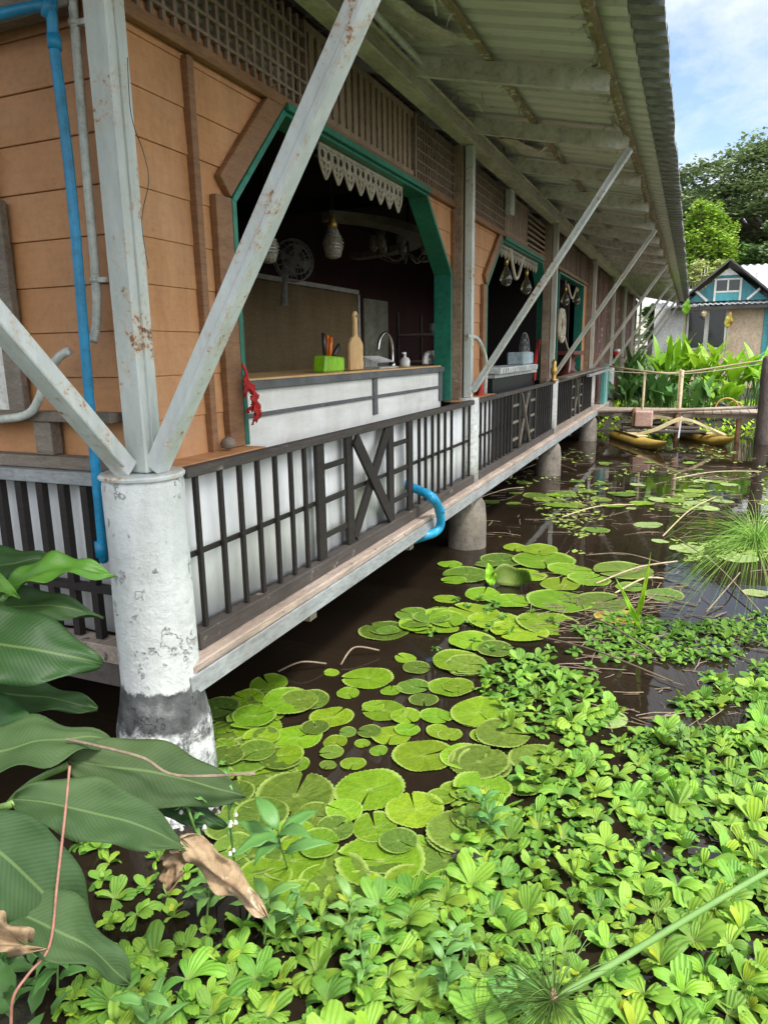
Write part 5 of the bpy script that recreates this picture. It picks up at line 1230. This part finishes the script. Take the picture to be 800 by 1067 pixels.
# porch roof strip and eave
q = MB().grid(lambda u, v: (-1.1+7.6*u, YH-.75+.9*v, 3.66+.16*v+.02*math.cos(u*7.6*2*math.pi/.2)), 230, 1); solid(q.build('porch_roof', 'house_roof', H0), .01)
MB().box(-1.0,6.5,YH-.70,YH-.64,3.48,3.60).build('gutter', 'roof_dark', H0)
# gable
gx, gz0, gz1, hw = 1.10, 3.80, 5.30, 1.75
yg = YH-.35
MB().prism([(gx-hw+.28,gz0),(gx+hw-.28,gz0),(gx,gz1-.24)], 'y', yg, yg+.1).build('gable_wall', 'house_teal', H0)
MB().prism([(gx-.35,gz1-.52),(gx+.35,gz1-.52),(gx,gz1-.25)], 'y', yg-.03, yg-.004).build('gable_peak', 'house_white', H0)
for sg in (-1,1):
    MB().add([(gx,yg-.45,gz1),(gx+sg*(hw+.1),yg-.45,gz0-.08),(gx+sg*(hw+.1),yg+3,gz0-.08),(gx,yg+3,gz1),(gx,yg-.45,gz1+.08),(gx+sg*(hw+.1),yg-.45,gz0),(gx+sg*(hw+.1),yg+3,gz0),(gx,yg+3,gz1+.08)],
        [(0,3,2,1),(4,5,6,7),(0,1,5,4),(1,2,6,5),(2,3,7,6),(3,0,4,7)]).build('gable_roof', 'roof_dark', H0)
    MB().beam((gx+sg*1.15,yg-.02,gz0+.42),(gx+sg*.72,yg-.02,gz0+.02), .09,.04,(0,1,0)).build('gable_strut', 'white_paint', H0)
w2 = MB().box(gx-.50,gx-.42,yg-.05,yg-.002,gz0,4.66).box(gx+.42,gx+.50,yg-.05,yg-.002,gz0,4.66).box(gx-.415,gx+.415,yg-.05,yg-.002,4.60,4.66).box(gx-.415,gx+.415,yg-.05,yg-.002,4.12,4.19).box(gx-.03,gx+.03,yg-.05,yg-.002,4.195,4.595).build('gable_window', 'white_paint', H0)
for a, b2 in ((gx-.415,gx-.035),(gx+.035,gx+.415)): MB().box(a,b2,yg-.03,yg-.003,4.195,4.595).build('pane', 'glass_dark', w2)
MB().box(gx-.415,gx+.415,yg-.03,yg-.003,gz0+.01,4.115).build('gable_panel', 'house_turquoise', H0)
q = MB().grid(lambda u, v: (gx+.05+5.6*u, YH-.3+2.6*v, 3.72+1.66*v+.03*math.cos(u*5.6*2*math.pi/.28)), 160, 2); solid(q.build('roof', 'house_roof', H0), .02)
MB().add([(gx+.05,YH+2.3,5.40),(gx+5.65,YH+2.3,5.40),(gx+5.65,YH+4.8,3.7),(gx+.05,YH+4.8,3.7)],[(0,1,2,3)]).build('roof_back', 'house_roof', H0)
q = MB().grid(lambda u, v: (-1.9+1.9*u, YH+.2+2.2*v, 3.84+.55*v+.02*math.cos(u*1.9*2*math.pi/.2)), 60, 1); solid(q.build('side_roof', 'house_roof', H0), .01)
MB().lathe((.30,YH-.60,3.35), [(.01,-.22),(.10,-.12),(.13,.0),(.03,.12)], 9, .6).build('hanging_basket', 'bamboo', H0)
S0 = empty('garden_shed', (-1.1, 40, .3), 'pale-roofed shed glimpsed between the eave and the trees', 'shed')
MB().box(-1.9,.0,40,42,.3,4.5).build('wall', 'house_white', S0); MB().add([(-2.1,39.7,4.5),(.25,39.7,4.5),(.25,42.3,4.95),(-2.1,42.3,4.95),(-2.1,39.7,4.56),(.25,39.7,4.56),(.25,42.3,5.01),(-2.1,42.3,5.01)],[(0,3,2,1),(4,5,6,7),(0,1,5,4),(1,2,6,5),(2,3,7,6),(3,0,4,7)]).build('roof', 'house_roof', S0)

# trees
def tree(name, x, y, h, cr, ch, mat, label, n=60, lv=130, ls=.3, trunk=.3, flat=1., seed=0, cl=.16):
    r_ = random.Random(seed+50); z0 = .3; e = empty(name, (x,y,z0), label, 'tree', 'trees behind the house')
    c = Vector((x,y,h-ch/2)); tm = MB(); fork = Vector((x,y,max(z0+1,h-ch*.95)))
    tm.tube(smooth_path([(x,y,z0-.3),(x+.1*trunk,y,z0+(fork.z-z0)*.5),fork],4), [trunk*(1-.04*i) for i in range(9)], 9)
    q = MB()
    for k in range(n):
        while True:
            v = Vector((r_.uniform(-1,1),r_.uniform(-1,1),r_.uniform(-1,1)))
            if .25 < v.length < 1: break
        v = v.normalized()*(v.length**.45); lump = .82+.3*mnoise.noise(v*1.6+Vector((seed,0,0)))
        p = c+Vector((v.x*cr,v.y*cr,v.z*ch/2))*lump
        if k % 3 == 0: tm.tube(smooth_path([fork, fork*.45+p*.55+Vector((0,0,.06*ch)), p],3), [trunk*.5*(1-.14*i) for i in range(7)], 5)
        sz = cr*cl*r_.uniform(.7,1.4)
        for j in range(lv):
            d = Vector((r_.gauss(0,1),r_.gauss(0,1),r_.gauss(0,.55*flat))); d = d*sz*(1 if d.length < 1.7 else 1.7/d.length*r_.random()); a = r_.random()*6.28; s_ = ls*r_.uniform(.5,1.2)
            u_ = Vector((math.cos(a),math.sin(a),r_.uniform(-.6,.6)))*s_; w_ = Vector((-math.sin(a),math.cos(a),r_.uniform(-.6,.6)))*s_*.6
            o = p+d; q.add([o-u_, o+w_, o+u_, o-w_], [(0,1,2,3)])
    tm.build('trunk', 'trunk', e, True); q.build('crown', mat, e)
    return e
tree('rain_tree', 5.0, 62, 16.6, 10.5, 9.5, 'tree_dark', 'huge spreading rain tree filling the skyline behind the house', 230, 190, .21, .7, .4, 1, .105)
tree('rain_tree', -3.2, 66, 15.8, 5.5, 7, 'tree_dark', 'dark spreading tree just clear of the restaurant eave', 90, 170, .21, .5, .4, 2, .12)
tree('broadleaf_tree', .15, 46, 10.3, 1.95, 7.0, 'tree_bright', 'bright yellow-green young tree before the dark rain tree', 120, 170, .12, .16, 1, 3, .19)
tree('broadleaf_tree', 2.4, 47, 8.0, 2.0, 5.0, 'tree_mid', 'mid green bushy tree right of the bright young tree', 60, 160, .12, .16, 1, 4, .17)
tree('broadleaf_tree', 3.6, 45, 8.9, 1.3, 5.5, 'tree_dark', 'narrow dark tree above the right end of the house roof', 40, 120, .15, .16, 1, 5, .17)
tree('broadleaf_tree', -1.4, 48, 7.2, 1.8, 5.5, 'tree_mid', 'mid green tree behind the pale-roofed shed', 40, 130, .17, .15, 1, 6, .17)
tree('vine_shrub', .42, 38.5, 6.2, .95, 2.2, 'vine_pale', 'pale creeper mound hanging over the white pickets behind the gable', 40, 110, .09, .08, 1, 7, .17)
tree('broadleaf_tree', 9.5, 44, 9.0, 3.0, 6.0, 'tree_mid', 'rounded green tree beyond the right end of the house', 45, 100, .22, .2, 1, 8, .17)
tree('broadleaf_tree', 14, 36, 9.5, 3.6, 7.0, 'tree_dark', 'dense dark tree on the far side of the pond', 45, 100, .25, .25, 1, 9, .17)
q = MB()
for k in range(7): q.beam((-.42+.12*k,38.2,3.6),(-.36+.12*k,38.2,5.0+.12*k), .03,.03)
tag(q.build('picket_fence', 'white_paint', loc=(-.2,38.2,.3)), 'white pickets standing under the pale creeper', 'fence')
m = MB()
for k in range(5200):
    t = rng.random(); a = R(-62+150*rng.random()); d = rng.uniform(78,92); x, y = d*math.sin(a), d*math.cos(a); s_ = rng.uniform(.4,.9); z = .3+rng.random()**1.3*(6.5+3*mnoise.noise(Vector((a*6,0,0))))
    b_ = rng.random()*6.28; u_ = Vector((math.cos(b_),math.sin(b_),rng.uniform(-.6,.6)))*s_; w_ = Vector((-math.sin(b_),math.cos(b_),rng.uniform(-.6,.6)))*s_*.7; o = Vector((x,y,z)); m.add([o-u_,o+w_,o+u_,o-w_],[(0,1,2,3)])
tag(m.build('far_woods', 'tree_dark'), 'belt of dark woods closing off the view', 'woods', kind='stuff')

# ------------------------------------------------------------------ light, sky, camera
SUN_EL, SUN_AZ = R(58), R(115)        # azimuth clockwise from +Y
world = bpy.data.worlds.new('World'); sc.world = world; world.use_nodes = True
nt = world.node_tree; nt.nodes.clear()
wo = nn(nt, 'ShaderNodeOutputWorld'); bg = nn(nt, 'ShaderNodeBackground'); nt.links.new(bg.outputs[0], wo.inputs[0])
sky = nn(nt, 'ShaderNodeTexSky', sky_type='NISHITA'); sky.sun_disc = False; sky.sun_elevation = SUN_EL; sky.sun_rotation = SUN_AZ
sky.air_density = 1.2; sky.dust_density = 1.0
tc = nn(nt, 'ShaderNodeTexCoord'); mp = nn(nt, 'ShaderNodeMapping'); mp.inputs['Scale'].default_value = (1, 1, 2.2); mp.inputs['Location'].default_value = (.35, .2, .1); nt.links.new(tc.outputs['Generated'], mp.inputs[0])
nz = noise(nt, mp.outputs[0], 2.4, 7, .6, .4)
cf = ramp(nt, nz, [(.40, (0,0,0)), (.58, (1,1,1))])
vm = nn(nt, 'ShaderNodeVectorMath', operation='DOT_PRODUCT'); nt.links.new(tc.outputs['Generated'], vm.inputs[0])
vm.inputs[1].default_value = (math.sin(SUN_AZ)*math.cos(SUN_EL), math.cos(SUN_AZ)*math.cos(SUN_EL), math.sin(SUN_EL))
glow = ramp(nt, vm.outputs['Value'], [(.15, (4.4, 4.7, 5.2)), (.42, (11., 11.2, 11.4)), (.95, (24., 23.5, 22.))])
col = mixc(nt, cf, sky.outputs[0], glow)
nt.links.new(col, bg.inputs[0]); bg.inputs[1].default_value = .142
sun = bpy.data.lights.new('sun', 'SUN'); sun.energy = 3.0; sun.angle = R(10); sun.color = (1, .965, .90)
so = bpy.data.objects.new('sun', sun); COL.objects.link(so)
sd = Vector((math.sin(SUN_AZ)*math.cos(SUN_EL), math.cos(SUN_AZ)*math.cos(SUN_EL), math.sin(SUN_EL)))
so.rotation_euler = sd.to_track_quat('Z', 'Y').to_euler(); so.location = (5, 0, 12)
cam = bpy.data.cameras.new('camera'); cam.sensor_fit = 'VERTICAL'; cam.sensor_height = 36; cam.lens = F/1067*36; cam.clip_start = .05; cam.clip_end = 2000
co = bpy.data.objects.new('camera', cam); COL.objects.link(co)
mw = Matrix((RIGHT, UP, -FWD)).transposed().to_4x4(); mw.translation = EYEP; co.matrix_world = mw
sc.camera = co
sc.view_settings.view_transform = 'Standard'; sc.view_settings.look = 'None'; sc.view_settings.exposure = .72; sc.view_settings.gamma = 1
